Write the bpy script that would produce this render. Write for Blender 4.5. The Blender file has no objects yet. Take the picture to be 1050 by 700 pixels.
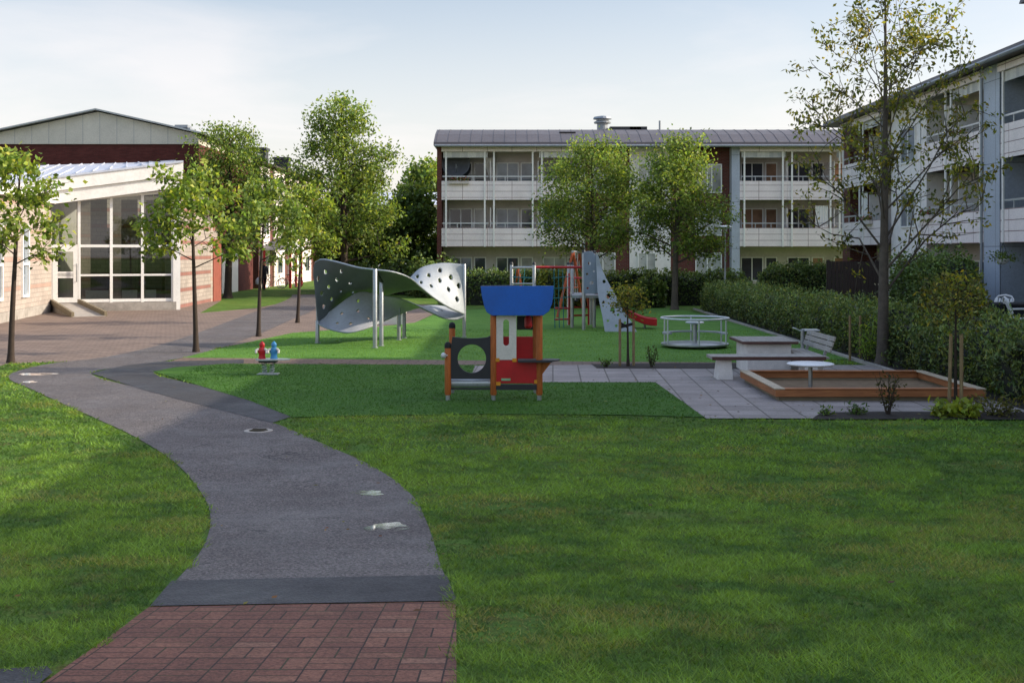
import bpy, bmesh, math, random
import numpy as np
from mathutils import Vector, Matrix
R = math.radians
random.seed(7)
rng = np.random.default_rng(7)
scene = bpy.context.scene
COL = scene.collection

# ------------------------------------------------------------------ survey
# The place is measured in metres: camera at the origin of X/Y, 2.4 m above the flat playground,
# looking along +Y; the lawn near the camera climbs a little.
CAM_H, FOC, HX, HY = 2.4, 1200.0, 525.0, 258.0
def gz(Y):
    if Y >= 12.5: return 0.0
    if Y >= 8.5:
        d = 12.5 - Y
        return 0.0125 * d * d
    return 0.2 + 0.1 * (8.5 - Y)
def gz_np(Y):
    d = np.clip(12.5 - Y, 0, 4.0)
    return 0.0125 * d * d + 0.1 * np.clip(8.5 - Y, 0, None)
def ground_at(px, py):
    """survey: sight line through a measured direction, met with the ground"""
    k = (py - HY) / FOC
    lo, hi = 0.5, 4000.0
    for _ in range(60):
        m = (lo + hi) / 2
        if CAM_H - k * m - gz(m) > 0: lo = m
        else: hi = m
    return Vector(((px - HX) / FOC * lo, lo, gz(lo)))
def at(px, py, Y):
    return Vector(((px - HX) / FOC * Y, Y, CAM_H - (py - HY) / FOC * Y))
def zat(py, Y): return CAM_H - (py - HY) / FOC * Y
def xat(px, Y): return (px - HX) / FOC * Y

# ------------------------------------------------------------------ materials
def lin(h):
    h = h.lstrip('#')
    o = []
    for i in (0, 2, 4):
        c = int(h[i:i+2], 16) / 255
        o.append(c / 12.92 if c <= 0.04045 else ((c + 0.055) / 1.055) ** 2.4)
    return (*o, 1.0)
def scl(c, s): return (c[0]*s, c[1]*s, c[2]*s, 1)
class NT:
    def __init__(self, name):
        self.m = bpy.data.materials.new(name); self.m.use_nodes = True
        self.t = self.m.node_tree; self.n = self.t.nodes; self.n.clear()
        self.out = self.n.new('ShaderNodeOutputMaterial')
    def add(self, typ, **kw):
        nd = self.n.new(typ)
        for k, v in kw.items(): setattr(nd, k, v)
        return nd
    def link(self, a, b): self.t.links.new(a, b)
    def coord(self, kind='Object'):
        return self.add('ShaderNodeTexCoord').outputs[kind]
    def pos(self): return self.add('ShaderNodeNewGeometry').outputs['Position']
    def noise(self, vec, scale, detail=4, rough=.6):
        n = self.add('ShaderNodeTexNoise'); n.inputs['Scale'].default_value = scale
        n.inputs['Detail'].default_value = detail; n.inputs['Roughness'].default_value = rough
        self.link(vec, n.inputs['Vector']); return n.outputs['Fac']
    def ramp(self, fac, stops):
        r = self.add('ShaderNodeValToRGB'); e = r.color_ramp.elements
        while len(e) < len(stops): e.new(.5)
        for i, (p, c) in enumerate(stops):
            e[i].position = p; e[i].color = c
        self.link(fac, r.inputs['Fac']); return r.outputs['Color']
    def mix(self, fac, a, b, mode='MIX'):
        m = self.add('ShaderNodeMix', data_type='RGBA', blend_type=mode)
        for i, v in ((0, fac), (6, a), (7, b)):
            if isinstance(v, (int, float)): m.inputs[i].default_value = v
            elif isinstance(v, tuple): m.inputs[i].default_value = v
            else: self.link(v, m.inputs[i])
        return m.outputs[2]
    def math(self, op, a, b=None):
        m = self.add('ShaderNodeMath', operation=op)
        for i, v in enumerate((a, b)):
            if v is None: continue
            if isinstance(v, (int, float)): m.inputs[i].default_value = v
            else: self.link(v, m.inputs[i])
        return m.outputs[0]
    def bump(self, h, strength, dist=.01):
        b = self.add('ShaderNodeBump'); b.inputs['Strength'].default_value = strength
        b.inputs['Distance'].default_value = dist; self.link(h, b.inputs['Height']); return b.outputs['Normal']
    def bsdf(self, col, rough=.6, metal=0., normal=None, spec=.5):
        p = self.add('ShaderNodeBsdfPrincipled')
        for k, v in (('Base Color', col), ('Roughness', rough), ('Metallic', metal), ('Specular IOR Level', spec)):
            if isinstance(v, (int, float, tuple)): p.inputs[k].default_value = v
            else: self.link(v, p.inputs[k])
        if normal is not None: self.link(normal, p.inputs['Normal'])
        return p.outputs[0]
    def done(self, sh):
        self.link(sh, self.out.inputs['Surface']); return self.m

GREY1 = lambda v: (v, v, v, 1)
def plain(name, hexcol, rough=.55, metal=0., var=.25, scale=3., bump=0., dirt=0., spec=.4):
    t = NT(name); p = t.pos(); c = lin(hexcol)
    f = t.noise(p, scale, 6, .65)
    col = t.ramp(f, [(.25, scl(c, 1 - var)), (.75, scl(c, 1 + var * .6))])
    f2 = t.noise(p, scale * 9, 3)
    col = t.mix(.5, col, t.ramp(f2, [(.3, GREY1(.82)), (.7, GREY1(1.1))]), 'MULTIPLY')
    if dirt:
        f3 = t.noise(p, 1.3, 5, .7)
        col = t.mix(t.math('MULTIPLY', t.ramp(f3, [(.45, GREY1(0)), (.7, GREY1(1))]), dirt), col, lin('#3a352c'))
    n = t.bump(t.noise(p, scale * 14, 3), bump, .005) if bump else None
    rr = t.ramp(f2, [(.2, GREY1(max(rough - .12, .05))), (.8, GREY1(min(rough + .12, 1)))])
    return t.done(t.bsdf(col, rr, metal, n, spec))
def bricks(name, c1, c2, mort, bw, bh, ms=.012, bump=.4, bands=None, rough=.85, squash_freq=2, bias=0., stain=.3, offset=.5):
    t = NT(name); uv = t.coord('UV')
    b = t.add('ShaderNodeTexBrick'); t.link(uv, b.inputs['Vector'])
    b.inputs['Color1'].default_value = lin(c1); b.inputs['Color2'].default_value = lin(c2)
    b.inputs['Mortar'].default_value = lin(mort); b.inputs['Scale'].default_value = 1
    b.inputs['Mortar Size'].default_value = ms; b.inputs['Brick Width'].default_value = bw
    b.inputs['Row Height'].default_value = bh; b.inputs['Bias'].default_value = bias; b.offset = offset
    col = b.outputs['Color']
    if bands:
        s = t.add('ShaderNodeSeparateXYZ'); t.link(uv, s.inputs[0])
        fr = t.math('FRACT', t.math('DIVIDE', s.outputs[1], bands[0]))
        msk = t.math('LESS_THAN', fr, bands[1])
        col = t.mix(t.math('MULTIPLY', msk, t.math('SUBTRACT', 1, b.outputs['Fac'])), col, lin(bands[2]))
    f = t.noise(t.pos(), .9, 6, .7)
    col = t.mix(1., col, t.ramp(f, [(.3, GREY1(1 - stain)), (.7, GREY1(1.08))]), 'MULTIPLY')
    col = t.mix(.6, col, t.ramp(t.noise(t.pos(), 22, 3), [(.3, GREY1(.78)), (.7, GREY1(1.15))]), 'MULTIPLY')
    h = t.math('SUBTRACT', t.math('MULTIPLY', t.noise(t.pos(), 30, 3), .4), b.outputs['Fac'])
    return t.done(t.bsdf(col, rough, 0, t.bump(h, bump, .008), .3))
def leafmat(name, trans=.38):
    t = NT(name)
    a = t.add('ShaderNodeAttribute', attribute_name='col').outputs['Color']
    d = t.bsdf(a, .5, 0, None, .35)
    tr = t.add('ShaderNodeBsdfTranslucent')
    t.link(t.mix(1., a, (1.25, 1.15, .55, 1), 'MULTIPLY'), tr.inputs['Color'])
    m = t.add('ShaderNodeMixShader'); m.inputs[0].default_value = trans
    t.link(d, m.inputs[1]); t.link(tr.outputs[0], m.inputs[2])
    return t.done(m.outputs[0])
def woodmat(name, c1, c2, axis_scale=(2, 25, 25), rough=.6):
    t = NT(name)
    mp = t.add('ShaderNodeMapping'); mp.inputs['Scale'].default_value = axis_scale
    t.link(t.coord('Object'), mp.inputs[0])
    f = t.noise(mp.outputs[0], 1.5, 6, .65)
    col = t.ramp(f, [(.3, lin(c1)), (.7, lin(c2))])
    col = t.mix(.7, col, t.ramp(t.noise(t.pos(), 2.5, 4), [(.3, GREY1(.75)), (.7, GREY1(1.1))]), 'MULTIPLY')
    return t.done(t.bsdf(col, rough, 0, t.bump(f, .25, .004), .35))
def panemat(name, hexcol, rough=.04):
    t = NT(name); c = lin(hexcol)
    f = t.noise(t.pos(), .55, 4)
    col = t.ramp(f, [(.35, scl(c, .55)), (.65, scl(c, 1.35))])
    nb = t.bump(t.noise(t.pos(), .8, 2), .06, .05)
    return t.done(t.bsdf(col, rough, 0, nb, .6))
def glassmat(name, tint='#8fa0a0'):
    t = NT(name)
    tr = t.add('ShaderNodeBsdfTransparent'); tr.inputs[0].default_value = lin(tint)
    gl = t.add('ShaderNodeBsdfGlossy'); gl.inputs['Roughness'].default_value = .02
    fr = t.add('ShaderNodeFresnel'); fr.inputs[0].default_value = 1.5
    m = t.add('ShaderNodeMixShader')
    t.link(t.math('ADD', t.math('MULTIPLY', fr.outputs[0], 1.1), .05), m.inputs[0])
    t.link(tr.outputs[0], m.inputs[1]); t.link(gl.outputs[0], m.inputs[2])
    return t.done(m.outputs[0])
def claddingmat(name, hexcol, w=1.35, h=.335, seam='#7c5f5c', ms=.012):
    return bricks(name, hexcol, hexcol, seam, w, h, ms, .15, None, .5, offset=0., stain=.12)

M = {}
M['white_panel'] = claddingmat('white_cladding', '#ece1dd')
M['white_wall'] = plain('white_render', '#e6e1dc', .7, var=.08, scale=.7)
M['white_paint'] = plain('white_paint', '#e9e7e1', .45, var=.06, scale=2)
M['grey_metal'] = plain('grey_painted_metal', '#8d9398', .4, .3, .12, 2)
M['valance'] = bricks('striped_valance', '#d8d6d0', '#a9aaac', '#cfcdc8', .22, 3., .002, .05, None, .8, offset=0., stain=.05)
M['pilaster'] = claddingmat('blue_grey_cladding', '#aab2bd', 1.2, 2.56, '#6c727a')
M['galv'] = plain('galvanised_steel', '#a3a7a9', .38, .7, .2, 5)
M['steel_white'] = plain('pale_steel', '#c2c6c8', .35, .5, .12, 4)
M['roof_metal'] = plain('roof_sheet_metal', '#575253', .5, .25, .25, .5)
M['roof_light'] = plain('light_roof_metal', '#c9cdd6', .4, .3, .1, .6)
M['dark_brick'] = bricks('dark_red_brick', '#5b2b26', '#6d352c', '#6a5a52', .25, .075, .01, .4)
M['hall_brick'] = bricks('brown_red_brick', '#54221f', '#64302a', '#4a302a', .25, .075, .01, .4)
M['orange_brick'] = bricks('orange_brick', '#8a4a34', '#9c5a40', '#6e5c50', .25, .075, .01, .4)
M['beige_brick'] = bricks('beige_brick', '#a1968c', '#ada297', '#8f867e', .38, .17, .012, .5, (1.02, .17, '#a68c7e'), stain=.2)
M['band_brick'] = bricks('banded_brick', '#978d84', '#a59b91', '#857d76', .38, .17, .012, .5, (.68, .26, '#8b6157'), stain=.25)
M['red_block'] = plain('red_painted_block', '#874a3d', .75, var=.25, scale=4, bump=.2)
M['concrete'] = plain('concrete', '#a39d94', .85, var=.25, scale=5, bump=.4, dirt=.35)
M['pale_conc'] = plain('pale_concrete', '#ddd6cf', .85, var=.14, scale=6, bump=.4, dirt=.15)
M['gable_grey'] = claddingmat('grey_gable_sheet', '#c6c1b3', .9, 30., '#8a8d90')
M['cream'] = plain('cream_fascia', '#efece4', .55, var=.08, scale=1.2, dirt=.1)
M['dark'] = plain('dark_interior', '#1c1b1b', .9, var=.3)
M['soffit'] = plain('brown_soffit', '#4a3b36', .8, var=.2)
M['inside_wall'] = plain('balcony_back_wall', '#c9c0b8', .85, var=.2, scale=1)
M['pane_dark'] = panemat('dark_pane', '#40464c')
M['pane_sky'] = panemat('pale_pane', '#7b858d')
M['pane_curt'] = panemat('curtained_pane', '#a3a39e', .12)
M['pane_warm'] = panemat('orange_curtained_pane', '#94745c', .15)
M['glass'] = glassmat('pavilion_glass', '#a6b0ac')
M['wood_orange'] = woodmat('orange_pine', '#8f4a1c', '#b8672c', (25, 25, 3))
M['wood_sand'] = woodmat('stained_boards', '#84502c', '#ab7044', (2, 30, 30))
M['wood_sand_y'] = woodmat('stained_boards_lengthwise', '#84502c', '#ab7044', (30, 2, 30))
M['wood_cap'] = woodmat('weathered_cap', '#9a8a74', '#c0b094', (30, 2, 30))
M['wood_plinth'] = woodmat('weathered_plinth', '#6b6250', '#8a7f66', (2, 30, 30))
M['wood_grey'] = woodmat('weathered_grey_wood', '#8d877f', '#aea79d', (30, 2, 30), .8)
M['wood_stake'] = woodmat('stake_wood', '#6d5a40', '#9a835e', (30, 30, 3), .8)
M['wood_dark'] = woodmat('dark_fence_wood', '#2e2622', '#473b34', (30, 30, 3), .8)
M['wood_brown'] = woodmat('brown_seat_wood', '#47302a', '#614139', (2, 30, 30), .6)
M['blue'] = plain('blue_panel', '#165cb4', .42, var=.14, scale=4, dirt=.16, bump=.1)
M['red'] = plain('red_panel', '#b51a20', .42, var=.16, scale=4, dirt=.16, bump=.1)
M['red_metal'] = plain('red_painted_steel', '#a8262c', .4, .1, .15, 4)
M['orange_metal'] = plain('orange_painted_steel', '#a8502c', .45, .1, .2, 4)
M['black'] = plain('black_panel', '#2b2c30', .5, var=.2, scale=5, dirt=.16, bump=.1)
M['black_rubber'] = plain('black_rubber', '#151516', .7, var=.2, scale=5)
M['panel_white'] = plain('white_play_panel', '#cfc8bd', .5, var=.08, scale=4, dirt=.16, bump=.1)
M['yellow'] = plain('yellow_fitting', '#d08a1c', .5)
M['green_plate'] = plain('green_plate', '#88b487', .5)
M['wave'] = plain('grey_climbing_panel', '#a2a8aa', .42, .05, .16, 2.2, dirt=.12)
M['wave_shaded'] = plain('shaded_climbing_panel', '#585c60', .5, 0, .16, 2.2, dirt=.1)  # shade on the upper ribbon's underside, put into the colour
M['wave_skylit'] = plain('skylit_climbing_panel', '#a9abb0', .45, .05, .16, 2.2, dirt=.1)  # lower ribbon's paler tone under the sky, put into the colour
M['tower_panel'] = plain('blue_grey_panel', '#7f8a9a', .5, 0, .12, 3)
M['wall_panel'] = plain('pale_grey_panel', '#9ba3ac', .5, 0, .14, 3)
M['teal_rope'] = plain('teal_rope', '#2f7077', .8)
M['bark_dark'] = plain('dark_bark', '#3b3027', .9, var=.35, scale=12, bump=.8)
M['bark_grey'] = plain('grey_bark', '#5b5248', .9, var=.4, scale=9, bump=.9, dirt=.4)
M['soil'] = plain('soil', '#2b231d', .95, var=.4, scale=8, bump=.9)
M['leaf'] = leafmat('leaves', .5)
M['leaf_hedge'] = leafmat('hedge_leaves', .22)
M['cloth_black'] = plain('black_cloth', '#17181c', .9)
M['cloth_grey'] = plain('dark_grey_cloth', '#2a2b30', .9)
M['skin'] = plain('skin', '#b58468', .6)
M['hair'] = plain('dark_hair', '#2a1d16', .7)
M['bag'] = plain('white_plastic', '#d5d7dc', .5)
M['blue_toy'] = plain('light_blue_plastic', '#3f86b5', .4)
M['plastic_white'] = plain('white_plastic_chair', '#dcdcdc', .4, var=.05)
M['dish'] = plain('grey_dish', '#55585c', .6)
M['cast_iron'] = plain('cast_iron', '#4a4231', .7, .5, .4, 12, .5)

# ground materials ------------------------------------------------
def grass_mat():
    t = NT('lawn'); p = t.pos()
    f1 = t.noise(p, .55, 5, .65); f2 = t.noise(p, 3.1, 5, .7); f3 = t.noise(p, 45, 3)
    c = t.ramp(f1, [(.3, lin('#466528')), (.5, lin('#587832')), (.72, lin('#6c803c'))])
    c = t.mix(t.ramp(f2, [(.5, GREY1(0)), (.68, GREY1(.8))]), c, lin('#5a4e2c'))
    c = t.mix(t.ramp(t.noise(p, 1.4, 6, .75), [(.58, GREY1(0)), (.7, GREY1(.6))]), c, lin('#2a4215'))
    c = t.mix(1., c, t.ramp(f3, [(.3, GREY1(.55)), (.7, GREY1(1.25))]), 'MULTIPLY')
    return t.done(t.bsdf(c, .9, 0, t.bump(t.noise(p, 70, 3), .8, .03), .1))
def turf_mat(name='artificial_turf', c1='#4f7a30', c2='#628c3c'):
    t = NT(name); p = t.pos()
    f = t.noise(p, 1.1, 4); f3 = t.noise(p, 90, 3)
    c = t.ramp(f, [(.3, lin(c1)), (.7, lin(c2))])
    c = t.mix(1., c, t.ramp(f3, [(.3, GREY1(.6)), (.7, GREY1(1.2))]), 'MULTIPLY')
    # faint seams between the rolls
    s = t.add('ShaderNodeSeparateXYZ'); t.link(p, s.inputs[0])
    fr = t.math('FRACT', t.math('DIVIDE', s.outputs[1], 2.0))
    c = t.mix(t.math('MULTIPLY', t.math('LESS_THAN', fr, .02), .5), c, lin('#1c4a18'))
    c = t.mix(t.ramp(t.noise(p, .8, 5, .7), [(.55, GREY1(0)), (.75, GREY1(.35))]), c, lin('#4f6a2a'))
    return t.done(t.bsdf(c, .85, 0, t.bump(f3, .9, .02), .15))
def asphalt_mat(name, c1, c2, wet=.35, agg=1.):
    t = NT(name); p = t.pos()
    f = t.noise(p, .8, 6, .7); g = t.noise(p, 46, 3, .8)
    v = t.add('ShaderNodeTexVoronoi'); v.inputs['Scale'].default_value = 55; t.link(p, v.inputs['Vector'])
    c = t.ramp(f, [(.3, lin(c1)), (.7, lin(c2))])
    c = t.mix(1., c, t.ramp(g, [(.36, GREY1(1 - .68*agg)), (.5, GREY1(1.)), (.64, GREY1(1 + 1.0*agg))]), 'MULTIPLY')
    c = t.mix(.6, c, t.ramp(t.noise(p, 9, 4, .7), [(.3, GREY1(.8)), (.7, GREY1(1.25))]), 'MULTIPLY')
    c = t.mix(t.ramp(t.noise(p, 1.9, 6, .8), [(.6, GREY1(0)), (.68, GREY1(.4))]), c, lin(c1))
    vc = t.add('ShaderNodeTexVoronoi', feature='DISTANCE_TO_EDGE'); vc.inputs['Scale'].default_value = .55
    wv_ = t.add('ShaderNodeVectorMath', operation='ADD'); nz = t.add('ShaderNodeTexNoise'); nz.inputs['Scale'].default_value = 1.5; nz.inputs['Detail'].default_value = 6
    t.link(p, nz.inputs['Vector']); t.link(p, wv_.inputs[0]); t.link(nz.outputs['Color'], wv_.inputs[1]); t.link(wv_.outputs[0], vc.inputs['Vector'])
    crk = t.math('MULTIPLY', t.math('LESS_THAN', vc.outputs['Distance'], .006), t.ramp(t.noise(p, .4, 3), [(.5, GREY1(0)), (.56, GREY1(.75))]))
    c = t.mix(crk, c, lin('#1d1b1a'))
    w = t.noise(p, .7, 5, .7)
    r = t.ramp(w, [(.35, GREY1(.42 + .1)), (.6, GREY1(.85))])
    n = t.bump(t.math('ADD', v.outputs['Distance'], g), .8 * agg, .01)
    return t.done(t.bsdf(c, r, 0, n, .5))
def basket_mat():
    # basket-weave clay pavers: blocks of two bricks, turned every other block
    t = NT('clay_pavers'); p = t.pos()
    B = .21
    s = t.add('ShaderNodeSeparateXYZ'); t.link(p, s.inputs[0])
    u = t.math('DIVIDE', t.math('ADD', s.outputs[0], 20.042), B); v = t.math('DIVIDE', t.math('ADD', s.outputs[1], .02), B)
    iu, iv = t.math('FLOOR', u), t.math('FLOOR', v)
    fu, fv = t.math('FRACT', u), t.math('FRACT', v)
    par = t.math('FLOORED_MODULO', t.math('ADD', iu, iv), 2)
    a = t.math('ADD', t.math('MULTIPLY', fu, par), t.math('MULTIPLY', fv, t.math('SUBTRACT', 1, par)))
    a2 = t.math('FRACT', t.math('MULTIPLY', a, 2)); half = t.math('FLOOR', t.math('MULTIPLY', a, 2))
    def edge(x, w):
        return t.math('LESS_THAN', t.math('MINIMUM', x, t.math('SUBTRACT', 1, x)), w)
    j = t.math('MAXIMUM', t.math('MAXIMUM', edge(fu, .017), edge(fv, .034)), edge(a2, .045))
    cv = t.add('ShaderNodeCombineXYZ'); t.link(t.math('ADD', t.math('MULTIPLY', iu, 2.1), half), cv.inputs[0]); t.link(t.math('MULTIPLY', iv, 1.7), cv.inputs[1])
    wn = t.add('ShaderNodeTexWhiteNoise'); t.link(cv.outputs[0], wn.inputs['Vector'])
    c = t.ramp(wn.outputs['Value'], [(0, lin('#6a4538')), (.6, lin('#734c3d')), (.95, lin('#7c5544')), (1, lin('#8c6856'))])
    c = t.mix(1., c, t.ramp(t.noise(p, 48, 4, .75), [(.34, GREY1(.5)), (.66, GREY1(1.35))]), 'MULTIPLY')
    c = t.mix(1., c, t.ramp(t.noise(p, 1.7, 5, .7), [(.3, GREY1(.75)), (.7, GREY1(1.15))]), 'MULTIPLY')
    jc = t.ramp(t.noise(p, 5, 4), [(.42, lin('#2a1c19')), (.66, lin('#38371f'))])
    c = t.mix(j, c, jc)
    h = t.math('SUBTRACT', t.math('MULTIPLY', t.noise(p, 60, 3), .35), j)
    return t.done(t.bsdf(c, .75, 0, t.bump(h, 1., .012), .3))
def slab_mat(name, c1, c2, mort, w, h, ms=.015):
    t = NT(name); p = t.pos()
    mp = t.add('ShaderNodeMapping'); mp.inputs['Rotation'].default_value = (0, 0, R(2)); t.link(p, mp.inputs[0])
    b = t.add('ShaderNodeTexBrick'); t.link(mp.outputs[0], b.inputs['Vector']); b.offset = 0 if w == h else .5
    b.inputs['Color1'].default_value = lin(c1); b.inputs['Color2'].default_value = lin(c2); b.inputs['Mortar'].default_value = lin(mort)
    b.inputs['Scale'].default_value = 1; b.inputs['Mortar Size'].default_value = ms
    b.inputs['Brick Width'].default_value = w; b.inputs['Row Height'].default_value = h
    c = t.mix(1., b.outputs['Color'], t.ramp(t.noise(p, 1.1, 6, .7), [(.3, GREY1(.72)), (.7, GREY1(1.12))]), 'MULTIPLY')
    c = t.mix(1., c, t.ramp(t.noise(p, 40, 4, .7), [(.3, GREY1(.75)), (.7, GREY1(1.2))]), 'MULTIPLY')
    hh = t.math('SUBTRACT', t.math('MULTIPLY', t.noise(p, 40, 3), .3), b.outputs['Fac'])
    return t.done(t.bsdf(c, .8, 0, t.bump(hh, .5, .008), .35))
M['lawn'] = grass_mat(); M['turf'] = turf_mat(); M['turf_dark'] = turf_mat('dark_turf', '#3c6022', '#4a7229')
M['asphalt'] = asphalt_mat('worn_asphalt', '#4a4442', '#5c5653', agg=1.15)
M['asphalt_new'] = asphalt_mat('fresh_asphalt', '#29282a', '#363536', agg=.75)
M['basket'] = basket_mat()
M['plaza'] = slab_mat('brown_pavers', '#77665a', '#857366', '#5c4e45', .42, .21, .02)
M['strip'] = slab_mat('brown_strip_pavers', '#6e5a4d', '#7b6657', '#54463c', .42, .21, .02)
M['slabs'] = slab_mat('grey_slabs', '#8a817c', '#9c938e', '#655e57', .52, .52, .014)
M['sand'] = plain('damp_sand', '#7a654c', .95, var=.35, scale=6, bump=.9)
def puddle_mat():
    t = NT('puddle_water'); p = t.pos()
    wet = t.bsdf(lin('#d6dae2'), .07, .75, None, .8)
    tr = t.add('ShaderNodeBsdfTransparent')
    m = t.add('ShaderNodeMixShader'); t.link(t.ramp(t.noise(p, 5, 3, .6), [(.36, GREY1(0)), (.5, GREY1(.95))]), m.inputs[0])
    t.link(tr.outputs[0], m.inputs[1]); t.link(wet, m.inputs[2])
    return t.done(m.outputs[0])
M['water'] = puddle_mat()

# ------------------------------------------------------------------ mesh helpers
ORG = {}
def tag(o, label=None, cat=None, group=None, kind=None):
    for k, v in (('label', label), ('category', cat), ('group', group), ('kind', kind)):
        if v: o[k] = v
    return o
def thing(name, label, cat, loc=(0, 0, 0), group=None, rotz=0, local=False):
    o = bpy.data.objects.new(name, None); COL.objects.link(o)
    o.location = loc; o.rotation_euler = (0, 0, rotz); o.empty_display_size = .2
    ORG[o.name] = Vector((0, 0, 0)) if local else Vector(loc)
    return tag(o, label, cat, group)
class MB:
    def __init__(self): self.v = []; self.f = []
    def add(self, vs, fs):
        k = len(self.v); self.v += [tuple(p) for p in vs]; self.f += [tuple(i + k for i in q) for q in fs]; return self
    def box(self, x0, x1, y0, y1, z0, z1):
        vs = [(x, y, z) for z in (z0, z1) for y in (y0, y1) for x in (x0, x1)]
        return self.add(vs, [(0, 2, 3, 1), (4, 5, 7, 6), (0, 1, 5, 4), (2, 6, 7, 3), (0, 4, 6, 2), (1, 3, 7, 5)])
    def bar(self, p, q, w, h, up=(0, 0, 1)):
        p, q = Vector(p), Vector(q); d = (q - p).normalized(); u = Vector(up)
        s = d.cross(u)
        if s.length < 1e-4: s = d.cross(Vector((1, 0, 0)))
        s.normalize(); u = s.cross(d).normalized()
        vs = [e + s * a * w / 2 + u * b * h / 2 for e in (p, q) for a, b in ((-1, -1), (1, -1), (1, 1), (-1, 1))]
        return self.add(vs, [(3, 2, 1, 0), (4, 5, 6, 7), (0, 1, 5, 4), (1, 2, 6, 5), (2, 3, 7, 6), (3, 0, 4, 7)])
    def tube(self, pts, rad, n=8, caps=True):
        pts = [Vector(p) for p in pts]
        if not hasattr(rad, '__len__'): rad = [rad] * len(pts)
        k = len(self.v); prev = None
        for i, p in enumerate(pts):
            d = (pts[min(i + 1, len(pts) - 1)] - pts[max(i - 1, 0)])
            if d.length < 1e-7: d = Vector((0, 0, 1))
            d.normalize()
            if prev is None:
                a = d.cross(Vector((0, 0, 1)) if abs(d.z) < .9 else Vector((1, 0, 0)))
            else: a = prev - d * prev.dot(d)
            if a.length < 1e-6: a = d.orthogonal()
            a.normalize(); b = d.cross(a); prev = a
            for j in range(n):
                t = 2 * math.pi * j / n
                self.v.append(tuple(p + (a * math.cos(t) + b * math.sin(t)) * rad[i]))
        for i in range(len(pts) - 1):
            for j in range(n):
                self.f.append((k + i*n + j, k + i*n + (j+1) % n, k + (i+1)*n + (j+1) % n, k + (i+1)*n + j))
        if caps:
            self.f.append(tuple(k + j for j in reversed(range(n))))
            e = k + (len(pts) - 1) * n; self.f.append(tuple(e + j for j in range(n)))
        return self
    def lathe(self, prof, c, n=24):
        k = len(self.v); c = Vector(c)
        for r, z in prof:
            for j in range(n):
                t = 2 * math.pi * j / n; self.v.append((c.x + r*math.cos(t), c.y + r*math.sin(t), c.z + z))
        for i in range(len(prof) - 1):
            for j in range(n):
                self.f.append((k + i*n + j, k + i*n + (j+1) % n, k + (i+1)*n + (j+1) % n, k + (i+1)*n + j))
        self.f.append(tuple(k + j for j in reversed(range(n))))
        e = k + (len(prof) - 1) * n; self.f.append(tuple(e + j for j in range(n)))
        return self
    def ring(self, c, Rr, r, n=40, m=8, axis='z', a0=0, a1=2*math.pi):
        c = Vector(c); pts = []
        for i in range(n + 1):
            t = a0 + (a1 - a0) * i / n; x, y = Rr*math.cos(t), Rr*math.sin(t)
            pts.append(c + (Vector((x, y, 0)) if axis == 'z' else Vector((x, 0, y)) if axis == 'y' else Vector((0, x, y))))
        return self.tube(pts, r, m, caps=False)
    def plate(self, outer, holes, th, place):
        """outline with holes (2-D), filled and given thickness; place(u, v, w) -> point"""
        bm = bmesh.new(); es = []
        for loop in [outer] + list(holes):
            vs = [bm.verts.new((u, v, 0)) for u, v in loop]
            es += [bm.edges.new((vs[i], vs[(i + 1) % len(vs)])) for i in range(len(vs))]
        bmesh.ops.triangle_fill(bm, edges=es, use_beauty=True, use_dissolve=False)
        bmesh.ops.recalc_face_normals(bm, faces=bm.faces[:])
        r = bmesh.ops.extrude_face_region(bm, geom=bm.faces[:])
        for g in r['geom']:
            if isinstance(g, bmesh.types.BMVert): g.co.z += th
        bm.verts.index_update()
        self.add([place(*v.co) for v in bm.verts], [[v.index for v in f.verts] for f in bm.faces])
        bm.free(); return self
    def build(self, name, mat, parent=None, loc=None, smooth=False, bevel=0., uvs=True, fix=True):
        me = bpy.data.meshes.new(name); o = bpy.data.objects.new(name, me); COL.objects.link(o)
        off = Vector((0, 0, 0))
        if parent is not None:
            off = ORG[parent.name]; o.parent = parent; ORG[o.name] = off
        elif loc is not None:
            off = Vector(loc); o.location = off; ORG[o.name] = off
        vs = np.array(self.v, dtype=float).reshape(-1, 3) - np.array(off)
        me.from_pydata(vs.tolist(), [], self.f); me.validate(); me.update()
        if fix:
            bm = bmesh.new(); bm.from_mesh(me); bmesh.ops.recalc_face_normals(bm, faces=bm.faces[:]); bm.to_mesh(me); bm.free()
        if uvs: boxuv(me)
        if mat is not None: me.materials.append(mat)
        if smooth:
            for p in me.polygons: p.use_smooth = True
            me.set_sharp_from_angle(angle=R(40))
        if bevel:
            b = o.modifiers.new('bevel', 'BEVEL'); b.width = bevel; b.segments = 2; b.limit_method = 'ANGLE'
        return o
def boxuv(me):
    uv = me.uv_layers.new(name='uv'); d = np.zeros(len(me.loops) * 2); i = 0
    for p in me.polygons:
        n = p.normal
        for li in p.loop_indices:
            c = me.vertices[me.loops[li].vertex_index].co
            if abs(n.z) > .8: u, v = c.x, c.y
            elif abs(n.x) > abs(n.y): u, v = c.y, c.z
            else: u, v = c.x, c.z
            d[2*li] = u; d[2*li+1] = v
    uv.data.foreach_set('uv', d)
def one(mb, name, mat, label, cat, loc, group=None, **kw):
    return tag(mb.build(name, mat, None, loc, **kw), label, cat, group)
def copy_tree(o, parent=None):
    c = o.copy(); COL.objects.link(c); c.parent = parent
    ORG[c.name] = ORG.get(o.name, Vector((0, 0, 0)))
    for ch in list(o.children): copy_tree(ch, c)
    return c

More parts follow.
